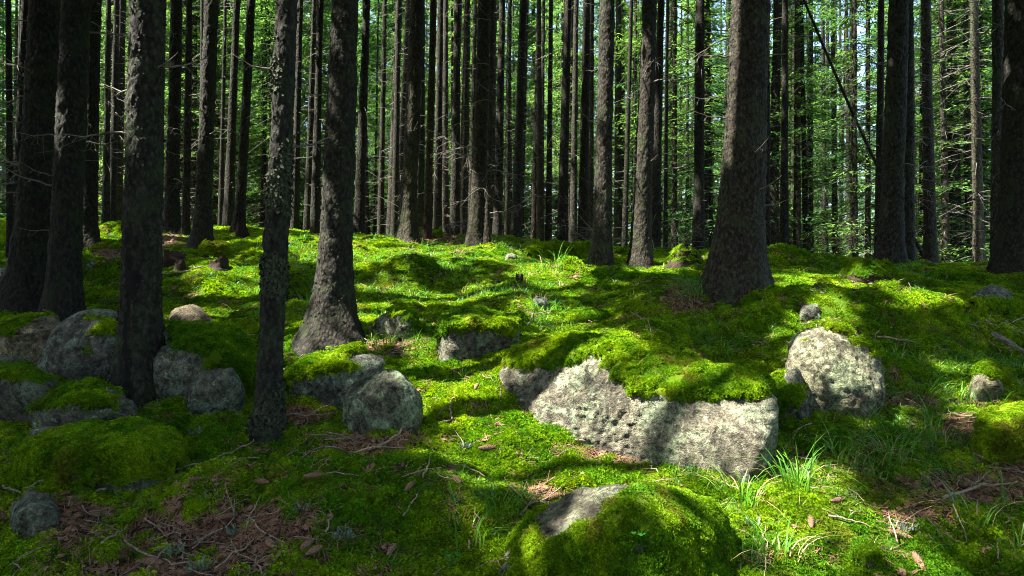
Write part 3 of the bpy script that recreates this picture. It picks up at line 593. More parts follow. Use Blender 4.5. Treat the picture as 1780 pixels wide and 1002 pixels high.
def crown_geo(rng, z0, z1, R, nb, per, leaf, wid, droop=0.35, world=None, gap=0.0, taper=0.75, low=0.55):
    """boughs of a spruce crown as needle sprays; returns leaf quads and bough strips"""
    z = z0 + (z1 - z0) * rng.uniform(0, 1, nb) ** 1.1; f = (z - z0) / (z1 - z0)
    L = R * np.minimum(1 - f ** 1.2 * taper, low + f * 3) * rng.uniform(0.65, 1.1, nb); az = rng.uniform(0, 2 * math.pi, nb)
    t = rng.uniform(0.12, 1, (nb, per)); r = t * L[:, None]
    dz = -droop * L[:, None] * t ** 1.3 + 0.22 * L[:, None] * t ** 3
    ca, sa = np.cos(az)[:, None], np.sin(az)[:, None]
    Bp = np.stack([r * ca, r * sa, z[:, None] + dz], -1)
    sgn = rng.choice([-1, 1], (nb, per)); th = az[:, None] + sgn * rng.uniform(0.5, 1.25, (nb, per)); spread = L[:, None] * 0.42 * (1 - t * 0.72) * rng.uniform(0, 1, (nb, per)) ** 0.7
    Bp = Bp + np.stack([np.cos(th) * spread, np.sin(th) * spread, -spread * rng.uniform(0.05, 0.55, (nb, per))], -1)
    ll = leaf * rng.uniform(0.6, 1.3, (nb, per)); th2 = th + rng.normal(0, .45, (nb, per)); pit = rng.uniform(-0.75, 0.15, (nb, per))
    D = np.stack([np.cos(th2) * np.cos(pit), np.sin(th2) * np.cos(pit), np.sin(pit)], -1) * ll[..., None]
    S = np.stack([-np.sin(th2), np.cos(th2), rng.normal(0, .7, (nb, per))], -1); S /= np.linalg.norm(S, axis=-1, keepdims=True); S = S * (wid * rng.uniform(.7, 1.3, (nb, per)))[..., None]
    A = Bp.reshape(-1, 3); D = D.reshape(-1, 3); S = S.reshape(-1, 3)
    k = rng.uniform(0, 1, len(A)) >= gap
    if world is not None: 
        op = openness(np.concatenate([A, A + D, A + D * .45 + S * .5, A + D * .45 - S * .5]) + world).reshape(4, -1)
        k &= rng.uniform(0, 1, len(A)) >= op.max(0) * .75 + op.mean(0) * .25  # needles removed where they would block a wanted sun patch
    A, D, S = A[k], D[k], S[k]; n = len(A)
    V = np.stack([A, A + D * .45 + S * .5, A + D, A + D * .45 - S * .5], 1).reshape(-1, 3); Q = np.arange(4 * n).reshape(-1, 4)
    tt = np.linspace(0, 1, 5)[None]; P = np.stack([tt * (L[:, None]) * ca, tt * L[:, None] * sa, z[:, None] - droop * L[:, None] * tt ** 1.3 + .22 * L[:, None] * tt ** 3], -1)
    wv = (0.012 * (1.1 - tt) * (0.5 + L[:, None] * 0.4))[..., None] * np.array([0, 0, 1.0]); wh = (0.012 * (1.1 - tt) * (0.5 + L[:, None] * 0.4))[..., None] * np.stack([-sa, ca, 0 * ca], -1)
    VV = np.stack([P - wv, P + wh, P + wv, P - wh], 2).reshape(-1, 3); idx = np.arange(nb * 5 * 4).reshape(nb, 5, 4)
    BQ = np.stack([np.stack([idx[:, :-1, j], idx[:, :-1, (j + 1) % 4], idx[:, 1:, (j + 1) % 4], idx[:, 1:, j]], -1) for j in range(4)], 2).reshape(-1, 4)
    if world is not None: BQ = BQ[:0]
    return V, Q, VV, BQ
def crown_mesh(rng, *a, needles=None, **k):
    V, Q, VV, BQ = crown_geo(rng, *a, **k)
    if len(V) == 0: return None
    return mesh_np('crown', np.concatenate([V, VV]), [np.concatenate([Q, BQ + len(V)])], [needles or NEEDLES, BARK], False, np.concatenate([np.zeros(len(Q)), np.ones(len(BQ))]))

def trunk_geo(rng, r, hgt, seg, dz, zfine, flare=0.55, lean=(0, 0), bend=0.0, amp=0.010, seed=0, cell=15, z_under=0.35, scar=None):
    zs = np.concatenate([np.arange(-z_under, zfine, dz), np.linspace(zfine, hgt, 14)]); th = np.linspace(0, 2 * math.pi, seg, endpoint=False)
    Z, TH = np.meshgrid(zs, th, indexing='ij')
    rad = r * (1.10 - 0.045 * Z) ; rad = np.where(Z > zfine, r * np.maximum(0.04, (1 - Z / hgt)) ** 0.8 * (1.10 - 0.045 * zfine) / max(0.05, (1 - zfine / hgt)) ** 0.8, rad)
    fl = flare * np.exp(-np.maximum(Z, -0.2) / (1.5 * r + 0.12)); ph = rng.uniform(0, 6.28, 3)
    lob = 1 + 0.55 * np.maximum(0, np.cos(2 * TH + ph[0]) * .5 + np.cos(3 * TH + ph[1]) * .6 + np.cos(5 * TH + ph[2]) * .35)
    rad = rad * (1 + fl * lob)
    p = np.stack([np.cos(TH) * rad, np.sin(TH) * rad, Z], -1).reshape(-1, 3)
    q = np.stack([np.cos(TH) * r, np.sin(TH) * r, Z * 0.6], -1).reshape(-1, 3)
    warp = np.stack([vnoise(q * 9, seed + 1), vnoise(q * 9, seed + 2), vnoise(q * 9, seed + 3)], 1) * 0.025
    f1, f2, cid = voro((q + warp) * cell, seed); edge = sstep(0.02, 0.28, f2 - f1)
    dsp = amp * (edge * (0.5 + 0.8 * cid) - 0.6) + amp * 0.9 * fbm(q * 22, 3, seed + 5) + 0.05 * r * fbm(q * 2.2, 2, seed + 6)
    if scar is not None:
        for (a0, zc, wa, wz, dep) in scar:
            da = np.angle(np.exp(1j * (TH.ravel() - a0))); dsp -= dep * np.exp(-(da / wa) ** 2 * (1 + .5 * vnoise(q * 6, 71)) - ((Z.ravel() - zc) / wz) ** 2)
    fade = np.where(Z.ravel() > zfine, 0.3, 1.0); rr = np.stack([np.cos(TH), np.sin(TH), 0 * TH], -1).reshape(-1, 3)
    p = p + rr * (dsp * fade)[:, None]
    zz = p[:, 2]; p[:, 0] += lean[0] * zz + bend * np.sin(zz * 0.45) ; p[:, 1] += lean[1] * zz + bend * 0.6 * np.sin(zz * 0.37 + 1)
    n, k = Z.shape; i = np.arange(n - 1)[:, None] * k; j = np.arange(k)[None]; j2 = (j + 1) % k
    return p, np.stack([i + j, i + j2, i + k + j2, i + k + j], -1).reshape(-1, 4), rr
def flakes(rng, V, rr, n, zmax, size, mat_, name, seg, zmin=0.1, patch=0):
    """thin curled scales standing off the bark"""
    ok = np.nonzero((V[:, 2] < zmax) & (V[:, 2] > zmin))[0]; s = rng.choice(ok, n * (3 if patch else 1))
    if patch: s = s[vnoise(V[s] * patch, 33) > -0.05][:n]; n = len(s)
    P = V[s] + rng.normal(0, 0.008, (n, 3)); R = rr[s]; Tn = np.stack([-R[:, 1], R[:, 0], 0 * R[:, 0]], 1)
    a = rng.uniform(0, 6.28, n)[:, None]; u = Tn * np.cos(a) + np.array([0, 0, 1.0]) * np.sin(a); v = -Tn * np.sin(a) + np.array([0, 0, 1.0]) * np.cos(a)
    l = (size * rng.uniform(.5, 1.4, n))[:, None]; lift = R * l * rng.uniform(.15, .7, n)[:, None]
    A, B, C, Dd = P - u * l * .5 - R * .003, P + v * l * .4 + lift * .5, P + u * l * .5 + lift, P - v * l * .4 + lift * .4
    return mesh_np(name, np.stack([A, B, C, Dd], 1).reshape(-1, 3), np.arange(4 * n).reshape(-1, 4), mat_, False)

def dead_branch_mesh(seed, L, sub=6, droop=0.25, r0=0.011, fine=True):
    r = np.random.default_rng(seed); mb = MB(); n = 9; t = np.linspace(0, 1, n)
    y = r.normal(0, .035, n).cumsum() * L * .5; zz = -droop * L * t ** 1.2 + r.normal(0, .02, n).cumsum() * L + 0.12 * L * t ** 3
    P = np.stack([t * L, y, zz], 1); mb.tube(P, r0, r0 * .22, 5)
    for k in range(sub):
        i = r.integers(2, n - 1); sg = r.choice([-1, 1]); l = L * r.uniform(.15, .45) * (1.15 - t[i]); m = 5; s = np.linspace(0, 1, m)[:, None]
        dirv = np.array([r.uniform(.4, .9), sg * r.uniform(.4, .9), r.uniform(-.7, .2)]); Q = P[i] + s * dirv * l + r.normal(0, .03 * l, (m, 3)) * s + np.array([0, 0, -.25 * l]) * s ** 2
        mb.tube(Q, r0 * .45, r0 * .13, 4)
        if fine:
            for _ in range(3):
                b = Q[r.integers(1, m)]; d2 = dirv + r.normal(0, .8, 3); l2 = l * r.uniform(.2, .5); mb.tube(np.stack([b, b + d2 * l2 * .5 + [0, 0, -.02], b + d2 * l2]), r0 * .22, r0 * .1, 3)
    return mb.mesh('dead_branch', DEADWOOD)
DB = [dead_branch_mesh(400 + k, L, s, dr) for k, (L, s, dr) in enumerate([(.5, 2, .1), (.8, 4, .2), (1.1, 7, .3), (1.5, 10, .35), (1.9, 13, .4), (1.3, 8, .15), (.35, 1, -.05), (2.2, 14, .3)])]
def put_branch(root, k, z, az, r, lean=(0, 0), scale=1.0, tilt=0.0, name='dead_branch'):
    o = obj(name, DB[k], root); o.location = (lean[0] * z + math.cos(az) * r * .9, lean[1] * z + math.sin(az) * r * .9, z)
    o.rotation_euler = (0, -tilt, az); o.scale = (scale,) * 3; return o

def spec(pb, yb, pt, wpx, d):
    B = px2w(pb, yb, d); Tt = px2w(pt, 0, d); r = wpx / F * d / 2 * .89
    return B, (Tt[0] - B[0]) / (Tt[2] - B[2]), r
def near_tree(label, pb, yb, pt, wpx, d, seed, seg=48, dz=0.028, flare=.5, amp=.011, cell=15, crown=(7.0, 21.0, 2.6), nb=150, per=46, colour=(1, 1, 1), bark_flakes=900, branches=(), z_lift=0, scar=None, group=None, lichen=False):  # colour tones the bark, lighter on sunlit trunks and darker on shaded ones
    rng = np.random.default_rng(5000 + seed); B, lean, r = spec(pb, yb, pt, wpx, d); B[2] = float(H(B[0], B[1])) + z_lift
    root = bpy.data.objects.new('spruce_tree', None); COL.objects.link(root); root.location = B; tag(root, label, 'tree', group)
    vis = CAM[2] + 0.43 * d - B[2] + 0.6; hgt = rng.uniform(20, 24); lv = (lean, rng.normal(0, .006))
    V, Q, rr = trunk_geo(rng, r, hgt, seg, dz, vis, flare * 1.45, lv, 0.012, amp * .7, seed, cell, scar=scar)
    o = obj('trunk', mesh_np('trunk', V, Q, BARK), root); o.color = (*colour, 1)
    if scar is not None:
        zz, an = V[:, 2], np.arctan2(rr[:, 1], rr[:, 0]); m = -1.0
        for (a0, zc, wa, wz, dep) in scar: m = np.maximum(m, 1 - (np.angle(np.exp(1j * (an - a0))) / wa) ** 2 - ((zz - zc) / wz) ** 2)
        m = m + .55 * fbm(V * 9, 3, 71); Q2 = Q[(m[Q] > .25).all(1)]; ids = np.unique(Q2); mp = np.full(len(V), -1); mp[ids] = np.arange(len(ids))
        obj('bark_scar', mesh_np('bark_scar', V[ids] + rr[ids] * .004, mp[Q2], CHAR), root)
    if bark_flakes:
        b = obj('bark_scales', flakes(rng, V, rr, bark_flakes, vis, 0.021, BARKFLAKE, 'bark_scales', seg), root); tag(b, kind='stuff')
    if lichen:
        b = obj('lichen_flakes', flakes(rng, V, rr, 7500, vis, 0.024, LICHENFLAKE, 'lichen_flakes', seg, 0.02, 3.5), root); tag(b, kind='stuff')
    if crown:
        me = crown_mesh(rng, crown[0], crown[1], crown[2], nb, per, 0.34, 0.15, world=B, needles=CANOPY)
        if me:
            c = obj('crown', me, root); tag(c, kind='stuff')
    for (k, z, az, sc, tl) in branches: put_branch(root, k, z, math.radians(az), r, lv, sc, tl)
    return root
def rb(seed, n, z0, z1, ks=(0, 1, 6), sc=1.0, az=None):
    r = np.random.default_rng(seed); return [(int(r.choice(ks)), float(r.uniform(z0, z1)), float(r.uniform(0, 360) if az is None else r.uniform(*az)), float(r.uniform(.6, 1.2) * sc), float(r.uniform(-.15, .25))) for _ in range(n)]

near_tree('mossy spruce with a black bark scar rising between the grey boulders', 240, 695, 253, 66, 5.45, 1, 64, .022, .55, .012, 18, colour=(.9, .95, .85), bark_flakes=2200, scar=[(-1.85, 1.22, .36, .34, .02), (-1.35, .95, .34, .15, .02), (-1.78, .65, .26, .32, .02), (-1.5, .28, .2, .22, .015)], branches=[(1, 2.15, 165, 1.0, .15)] + rb(1, 3, 2.3, 3, (6,)))
near_tree('slim spruce clad in flaky grey green lichen', 463, 752, 497, 43, 4.9, 2, 52, .022, .3, .010, 20, crown=(7, 19, 2.2), colour=(.85, .95, .85), bark_flakes=600, lichen=True, branches=[(6, 2.05, 5, 1.0, .1), (6, 2.6, 200, .8, .1)])
near_tree('dark spruce with widely flared roots behind the lichen clad slim spruce', 577, 602, 598, 56, 6.8, 3, 60, .026, .75, .010, 20, colour=(.85, .85, .75), bark_flakes=1800, branches=[(6, 2.4, 180, 1.0, .1)])
near_tree('stoutest spruce with rough bark behind the large pale boulder', 1282, 522, 1302, 76, 7.75, 4, 76, .028, .6, .015, 14, colour=(1.15, 1.1, 1.0), bark_flakes=3000, branches=[(0, 2.75, 185, 1.1, .05), (0, 2.3, 175, 1.0, .0), (0, 2.05, 190, .8, .05), (0, 2.75, -10, .8, .05), (6, 1.6, -80, 1.0, .1), (6, 1.2, -60, 1.0, .1), (6, 1.05, -10, 1, 0), (1, 3.0, 160, .9, -.3)])
near_tree('pale grey spruce trunk with bare bark beside the mossy log', 1045, 467, 1054, 33, 11.0, 5, 44, .035, .4, .012, 13, colour=(1.15, 1.1, 1.05), branches=rb(5, 7, 2.2, 5, (0, 6)), bark_flakes=900)
near_tree('grey spruce trunk next to the rotten red stump', 1113, 457, 1128, 32, 11.0, 6, 44, .035, .4, .012, 13, colour=(1.05, 1.0, .95), branches=rb(6, 8, 1.5, 5, (0, 6, 1)), bark_flakes=900)
near_tree('thick spruce behind the moss topped rotten stump', 1548, 463, 1562, 38, 11.4, 7, 48, .035, .35, .013, 13, colour=(1.0, 1.0, .95), branches=rb(7, 6, 1.5, 5, (0, 1)))
near_tree('dark spruce pressed close behind the thick one by the rotten stump', 1577, 464, 1578, 24, 12.3, 8, 36, .05, .3, .012, 13, colour=(.8, .8, .75), branches=rb(8, 6, 1.5, 5, (1, 2), az=(-60, 60)))
near_tree('stout black shaded spruce at the edge of the picture beyond the grey green stone', 1772, 478, 1778, 62, 9.8, 9, 48, .035, .5, .013, 13, colour=(.7, .72, .68), branches=rb(9, 6, 1.5, 4.5, (0, 6)))  # bark tone lowered to paint in the deep shade
near_tree('spruce with a sunlit grey flank just before the stout black one', 1733, 470, 1734, 21, 12.6, 10, 36, .05, .3, .012, 13, colour=(1.5, 1.45, 1.35), branches=rb(10, 8, 1.5, 5, (1, 2)))  # bark tone raised to paint in the sun on this trunk
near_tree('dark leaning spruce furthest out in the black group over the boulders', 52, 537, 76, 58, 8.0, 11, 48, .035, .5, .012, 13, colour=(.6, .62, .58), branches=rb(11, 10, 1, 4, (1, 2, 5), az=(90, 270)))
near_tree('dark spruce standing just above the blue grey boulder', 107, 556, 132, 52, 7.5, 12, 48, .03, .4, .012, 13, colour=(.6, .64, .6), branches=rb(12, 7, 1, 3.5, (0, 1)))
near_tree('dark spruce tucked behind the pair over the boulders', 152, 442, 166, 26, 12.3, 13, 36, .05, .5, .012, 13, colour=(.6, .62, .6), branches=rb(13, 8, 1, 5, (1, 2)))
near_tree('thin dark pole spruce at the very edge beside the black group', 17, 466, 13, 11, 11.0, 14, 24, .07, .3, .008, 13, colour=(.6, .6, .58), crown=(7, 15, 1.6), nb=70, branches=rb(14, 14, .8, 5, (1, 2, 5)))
near_tree('straight dark spruce with small mossy stump at its foot', 350, 437, 366, 28, 12.0, 15, 44, .04, .6, .012, 13, colour=(.75, .75, .7), branches=rb(15, 4, 2, 5, (0, 6)))
near_tree('dark spruce with flared base beside the bare needle patch', 297, 406, 307, 24, 14.2, 16, 36, .05, .6, .012, 13, colour=(.7, .7, .66), branches=rb(16, 8, 1, 5.5, (0, 1, 6)))
near_tree('narrow spruce just beside the flared one by the needle patch', 322, 416, 327, 13, 13.5, 17, 28, .06, .4, .010, 13, colour=(.75, .75, .7), crown=(7, 16, 1.6), nb=70, branches=rb(17, 10, 1, 5, (0, 1, 6)))
near_tree('leaning dark spruce near the small red stump', 415, 405, 436, 17, 14.8, 18, 32, .05, .5, .012, 13, colour=(.75, .72, .66), branches=rb(18, 9, .5, 5.5, (0, 1)))
near_tree('broad brownish spruce on the sunlit crest', 707, 423, 724, 29, 12.6, 19, 44, .04, .6, .012, 13, colour=(1.0, .92, .75), branches=rb(19, 8, 1.5, 5, (0, 6)))
near_tree('reddish slim spruce beside the broad brownish one', 742, 418, 753, 14, 13.6, 20, 32, .05, .4, .010, 13, colour=(1.25, .9, .65), branches=rb(20, 5, 1.5, 5, (6, 0)))
near_tree('dark brown spruce with dangling dead twigs above the crest', 829, 432, 841, 28, 12.5, 21, 44, .04, .5, .012, 13, colour=(.95, .88, .72), branches=rb(21, 14, 1, 5, (0, 1, 5)))
near_tree('thin spruce touching the twiggy dark brown one', 846, 434, 856, 10, 12.2, 22, 24, .06, .5, .010, 13, colour=(1.1, .95, .75), crown=(7, 15, 1.4), nb=60, branches=rb(22, 14, .5, 5, (0, 1)))
near_tree('dark spruce behind the stoutest one showing along its edge', 1330, 452, 1330, 17, 12.8, 23, 32, .05, .3, .012, 13, colour=(.9, .8, .65), branches=rb(23, 4, 2, 5, (0,)))

# shared shapes for the stand beyond the crest
def far_trunk(seed):
    rng = np.random.default_rng(seed); V, Q, rr = trunk_geo(rng, 1.0, 22, 14, 0.22, 14, .35, (0, 0), 0.05, 0.10, seed, 2.2)
    return mesh_np('trunk', V, Q, BARK)
FT = [far_trunk(900 + k) for k in range(5)]
def twig_mesh(seed, n, z0, z1, L, r0=.007):
    r = np.random.default_rng(seed); mb = MB()
    for k in range(n):
        z = r.uniform(z0, z1); a = r.uniform(0, 6.283); l = L * r.uniform(.25, 1.15); dr = r.uniform(-.05, .5); t = np.linspace(0, 1, 5)[:, None]
        D = np.array([math.cos(a), math.sin(a), 0]); S = np.array([-math.sin(a), math.cos(a), 0]); P = np.array([0, 0, z]) + D * t * l - np.array([0, 0, 1.0]) * dr * l * t ** 1.4 + S * (r.normal(0, .06) * l * t ** 2)
        mb.tube(P, r0, r0 * .3, 3)
        for _ in range(r.integers(0, 4)):
            b = P[r.integers(1, 5)]; d = D * r.uniform(.2, .9) + S * r.uniform(-1, 1) + np.array([0, 0, r.uniform(-.9, .2)]); mb.tube(np.stack([b, b + d * l * r.uniform(.12, .4)]), r0 * .5, r0 * .2, 3)
    return mb.mesh('dead_branches', DEADWOOD)
TW = [twig_mesh(950 + k, 46, .6, 8.5, L) for k, L in enumerate((.7, .9, 1.2, 1.7))]
TWL = [twig_mesh(970 + k, 90, .5, 9.5, 2.0, .010) for k in range(3)]
R_ = np.random.default_rng(31)
TALL = [crown_mesh(R_, 9.5, 21, 1.5, 80, 50, .20, .050, gap=.5) for _ in range(4)]
YOUNG = [crown_mesh(R_, 0.6, 8.5, 1.75, 110, 80, .11, .026, droop=.42, low=.8) for _ in range(4)]
MIDC = [crown_mesh(R_, 3.2, 15.0, 2.0, 130, 80, .14, .032, droop=.5, low=.6) for _ in range(4)]
WALL = [crown_mesh(R_, 0.3, 9.5, 1.9, 210, 85, .15, .040, droop=.3, low=.85) for _ in range(3)]
def far_tree(label, group, x, y, r, lean, trunk, crown, twigs, cs=1.0, rz=0.0, colour=(1, 1, 1), sxy=1.0):
    root = bpy.data.objects.new('spruce_tree', None); COL.objects.link(root); root.location = (x, y, float(H(np.array(x), np.array(y))) - .05); tag(root, label, 'tree', group)
    root.rotation_euler = (0, math.atan(lean), 0)
    t = obj('trunk', trunk, root); t.scale = (r, r, cs); t.rotation_euler = (0, 0, rz); t.color = (*colour, 1)
    if crown:
        c = obj('crown', crown, root); c.scale = (cs * sxy, cs * sxy, cs); c.rotation_euler = (0, 0, rz * 2.3); tag(c, kind='stuff')
    if twigs:
        k = obj('dead_branches', twigs, root); k.scale = (1, 1, cs); k.rotation_euler = (0, 0, rz * 1.7); tag(k, kind='stuff')
    return root
FARL = [ # base x, top x, width in px, distance, label, tint (sunlit trunks painted lighter, shaded ones darker)
 (397,411,13,17,'slim dark spruce just before the leaning one near the red stump',.75),(383,390,7,20,'hair thin spruce between the small mossy stump and the red stump',.8),
 (512,521,11,17,'dark slim spruce right behind the lichen clad trunk',.8),(533,545,9,18,'thin spruce between the lichen clad trunk and the flared one',.8),(547,556,12,16,'dark spruce half hidden behind the flared trunk',.8),
 (624,637,14,16,'dark straight spruce just beyond the flared trunk',.75),(661,668,9,20,'thin grey spruce midway between the flared trunk and the broad brownish one',1.1),(685,692,10,19,'dark slim spruce hugging the broad brownish trunk',.85),
 (760,765,12,18,'dark slim spruce beyond the reddish one',.85),(790,795,13,17,'dark spruce before the twiggy brown one on the crest',.9),(803,812,12,18,'mossy green slim spruce close before the twiggy brown one',.95),
 (864,873,13,17,'dark spruce next beyond the twiggy brown one',.9),(880,886,9,20,'thin dark spruce third beyond the twiggy brown one',.9),(897,910,15,16,'upright dark spruce with flared foot left of the bright gap',.85),
 (927,936,9,21,'first thin spruce inside the bright gap',.9),(940,945,7,23,'thinnest spruce pole inside the bright gap',.85),(953,958,9,21,'last thin spruce inside the bright gap',.9),
 (977,987,15,17,'dark upright spruce where the bright gap ends',.85),(996,1002,10,18,'spruce with a bright sunlit edge near the grey trunk by the log',1.2),(1013,1020,15,17,'dark spruce behind the mossy log',.85),(1027,1030,8,20,'thin spruce almost touching the grey trunk by the log',.9),
 (1085,1098,8,18,'thin bent looking spruce between the two grey trunks',1.0),(1102,1106,6,22,'hair thin spruce just before the grey trunk by the red stump',1.0),(1138,1150,14,16,'dark spruce above the brush pile',.8),(1156,1161,7,18,'thin spruce above the brush pile',.85),
 (1214,1218,16,16,'dark spruce standing alone before the stoutest trunk',.8),(1236,1232,8,20,'thin spruce next to the stoutest trunk',1.0),(1363,1367,12,16,'thin black spruce alone beyond the stoutest trunk',.7),
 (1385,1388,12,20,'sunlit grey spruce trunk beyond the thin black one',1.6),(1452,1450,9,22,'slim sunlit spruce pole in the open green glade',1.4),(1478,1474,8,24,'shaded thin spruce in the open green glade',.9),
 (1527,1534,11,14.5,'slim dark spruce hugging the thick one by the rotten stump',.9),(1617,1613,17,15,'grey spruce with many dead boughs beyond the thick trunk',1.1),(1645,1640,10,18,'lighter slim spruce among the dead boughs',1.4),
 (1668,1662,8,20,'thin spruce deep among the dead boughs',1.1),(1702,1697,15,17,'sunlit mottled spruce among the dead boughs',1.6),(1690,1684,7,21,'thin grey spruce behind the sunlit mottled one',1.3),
 (183,186,9,17,'slim spruce in the bright slot behind the dark pair',.85),(195,200,10,19,'second slim spruce in the bright slot before the scarred trunk',.8),(30,42,16,13,'black spruce between the edge pole and the leaning dark one',.6),(276,283,9,16,'thin spruce just beyond the scarred trunk',.8)]
rf = np.random.default_rng(77)
for k, (pb, pt, wp, d, lb, tint) in enumerate(FARL):
    B = px2w(pb, 430, d); lean = (pt - pb) / 430.0; right = pb > 1500
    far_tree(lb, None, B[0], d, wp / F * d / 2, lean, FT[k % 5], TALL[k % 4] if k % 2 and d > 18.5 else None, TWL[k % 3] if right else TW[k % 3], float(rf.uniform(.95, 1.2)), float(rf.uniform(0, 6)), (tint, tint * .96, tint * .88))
    if right:
        pass
# the stand farther back: each tree is named by the trunk it shows beside
ANCH = [(17,'edge pole'),(70,'leaning dark spruce'),(125,'spruce above the big boulder'),(190,'bright slot by scarred spruce'),(245,'scarred spruce'),(303,'flared spruce by needle patch'),(358,'spruce with the mossy stump'),(425,'leaning spruce near red stump'),(482,'lichen clad spruce'),(588,'spruce with flared roots'),(665,'thin grey midway spruce'),(716,'broad brownish spruce'),(747,'reddish slim spruce'),(797,'paired slim mossy spruces'),(838,'twiggy brown spruce'),(900,'upright spruce by bright gap'),(945,'thin poles in the bright gap'),(985,'spruce where bright gap ends'),(1050,'grey spruce by the mossy log'),(1120,'grey spruce by the red stump'),(1216,'lone dark crest spruce'),(1292,'stoutest spruce'),(1365,'thin black lone spruce'),(1420,'glade past the black spruce'),(1470,'sunlit poles in the glade'),(1555,'thick spruce by rotten stump'),(1617,'grey spruce with dead boughs'),(1660,'thin spruces among dead boughs'),(1700,'sunlit mottled spruce'),(1755,'stout black edge spruce')]
def where(px):
    a = min(ANCH, key=lambda q: abs(q[0] - px)); return ('left of the ' if px < a[0] else 'right of the ') + a[1]
cnt = 0
for k in range(150):
    px = float(rf.uniform(-20, 1800)); d = float(rf.uniform(19, 38))
    if px > 1330 and rf.uniform() < .45: continue
    if 905 < px < 970 and rf.uniform() < .6: continue
    B = px2w(px, 430, d); tint = float(rf.uniform(.8, 1.3))
    far_tree('slender distant spruce trunk ' + where(px), 'slender trunks of the distant stand', B[0], d, float(rf.uniform(.07, .15)), float(rf.normal(.012, .012)), FT[k % 5], (TALL[k % 4] if k % 3 == 0 else None), TW[k % 4], float(rf.uniform(.85, 1.25)), float(rf.uniform(0, 6)), (tint, tint * .97, tint * .9)); cnt += 1
for k in range(82):
    px = float(rf.uniform(-60, 1840)) if k % 6 else float(rf.uniform(1130, 1800)); d = float(rf.uniform(21, 40)) if px < 1130 else float(rf.uniform(17.5, 36))
    if px < 1100: d = max(d, 26)
    B = px2w(px, 430, d); s = float(rf.uniform(.8, 1.5)); young = rf.uniform() < .55
    far_tree('young green leafy spruce ' + where(px), 'young leafy spruces of the distant stand', B[0], d, float(rf.uniform(.05, .09)), float(rf.normal(0, .01)), FT[k % 5], YOUNG[k % 4] if young else MIDC[k % 4], TW[k % 4], s if young else s * .85, float(rf.uniform(0, 6)), (1, .95, .85), float(rf.uniform(.85, 1.25)))
for k in range(84):
    px = (-120 + 2020 * (k + float(rf.uniform(0, 1))) / 56) if k < 56 else float(rf.uniform(-100, 1000)); d = float(rf.uniform(42, 75)) if k < 56 else float(rf.uniform(33, 48)); B = px2w(px, 430, d); s = float(rf.uniform(1.1, 1.7)); low = k % 4 != 0
    far_tree('far green spruce of the forest wall ' + where(px), 'spruces of the far forest wall', B[0], d, .16, 0, FT[k % 5], WALL[k % 3] if low else MIDC[k % 4], None, s * (1.5 if low else 1.1), float(rf.uniform(0, 6)), (1, 1, 1), float(rf.uniform(1.0, 1.4)))
def leaning_dead():
    A = px2w(1622, 462, 15.5); A[2] = float(H(A[0], A[1])); B = px2w(1436, 80, 14.8); root = bpy.data.objects.new('dead_tree', None); COL.objects.link(root); root.location = A
    tag(root, 'bare grey dead trunk leaning across the glade from the dead boughs', 'tree'); t = np.linspace(0, 1.25, 16)[:, None]; P = (B - A) * t + np.array([0, 0, -.25]) * np.sin(t * 2.5); mb = MB(); mb.tube(P, .042, .024, 9); obj('trunk', mb.mesh('trunk', BARK), root)
    for k in range(9):
        o = obj('dead_branch', DB[(k * 3) % 6], root); o.location = P[4 + k]; o.rotation_euler = (0, -.3 + .1 * k, k * 2.1); o.scale = (.8,) * 3
leaning_dead()
# unseen spruces added around the viewpoint so their crowns shade the slope
SH = []
for gx in np.arange(-21, 16, 3.3):
    for gy in np.arange(-7, 19, 3.3):
        x, y = gx + float(rf.uniform(-1, 1)), gy + float(rf.uniform(-1, 1))
        if abs(x) < 0.80 * y + 2.2 and y > -2.5: continue
        if abs(x) < 2.0 and y > -4: continue
        if x > 0 and (x > 11 or y > 11): continue
        if x < -17.5 and y < 2: continue
        SH.append((x, y))
for k, (x, y) in enumerate(SH):
    rng = np.random.default_rng(8000 + k); z = float(H(np.array(x), np.array(y)))
    far = far_tree('tall unseen spruce added outside the picture to shade the slope', 'unseen spruces added for shade', x, y, float(rng.uniform(.13, .22)), float(rng.normal(0, .01)), FT[k % 5], None, None, 1.05, float(rng.uniform(0, 6)))
    far.rotation_euler = (0, 0, 0)
    me = crown_mesh(rng, 6.5, 21, 2.7, 130, 42, .36, .17, world=np.array([x, y, z]), needles=CANOPY)
    if me: tag(obj('crown', me, far), kind='stuff')
print('trees', cnt, 'surrounding', len(SH))

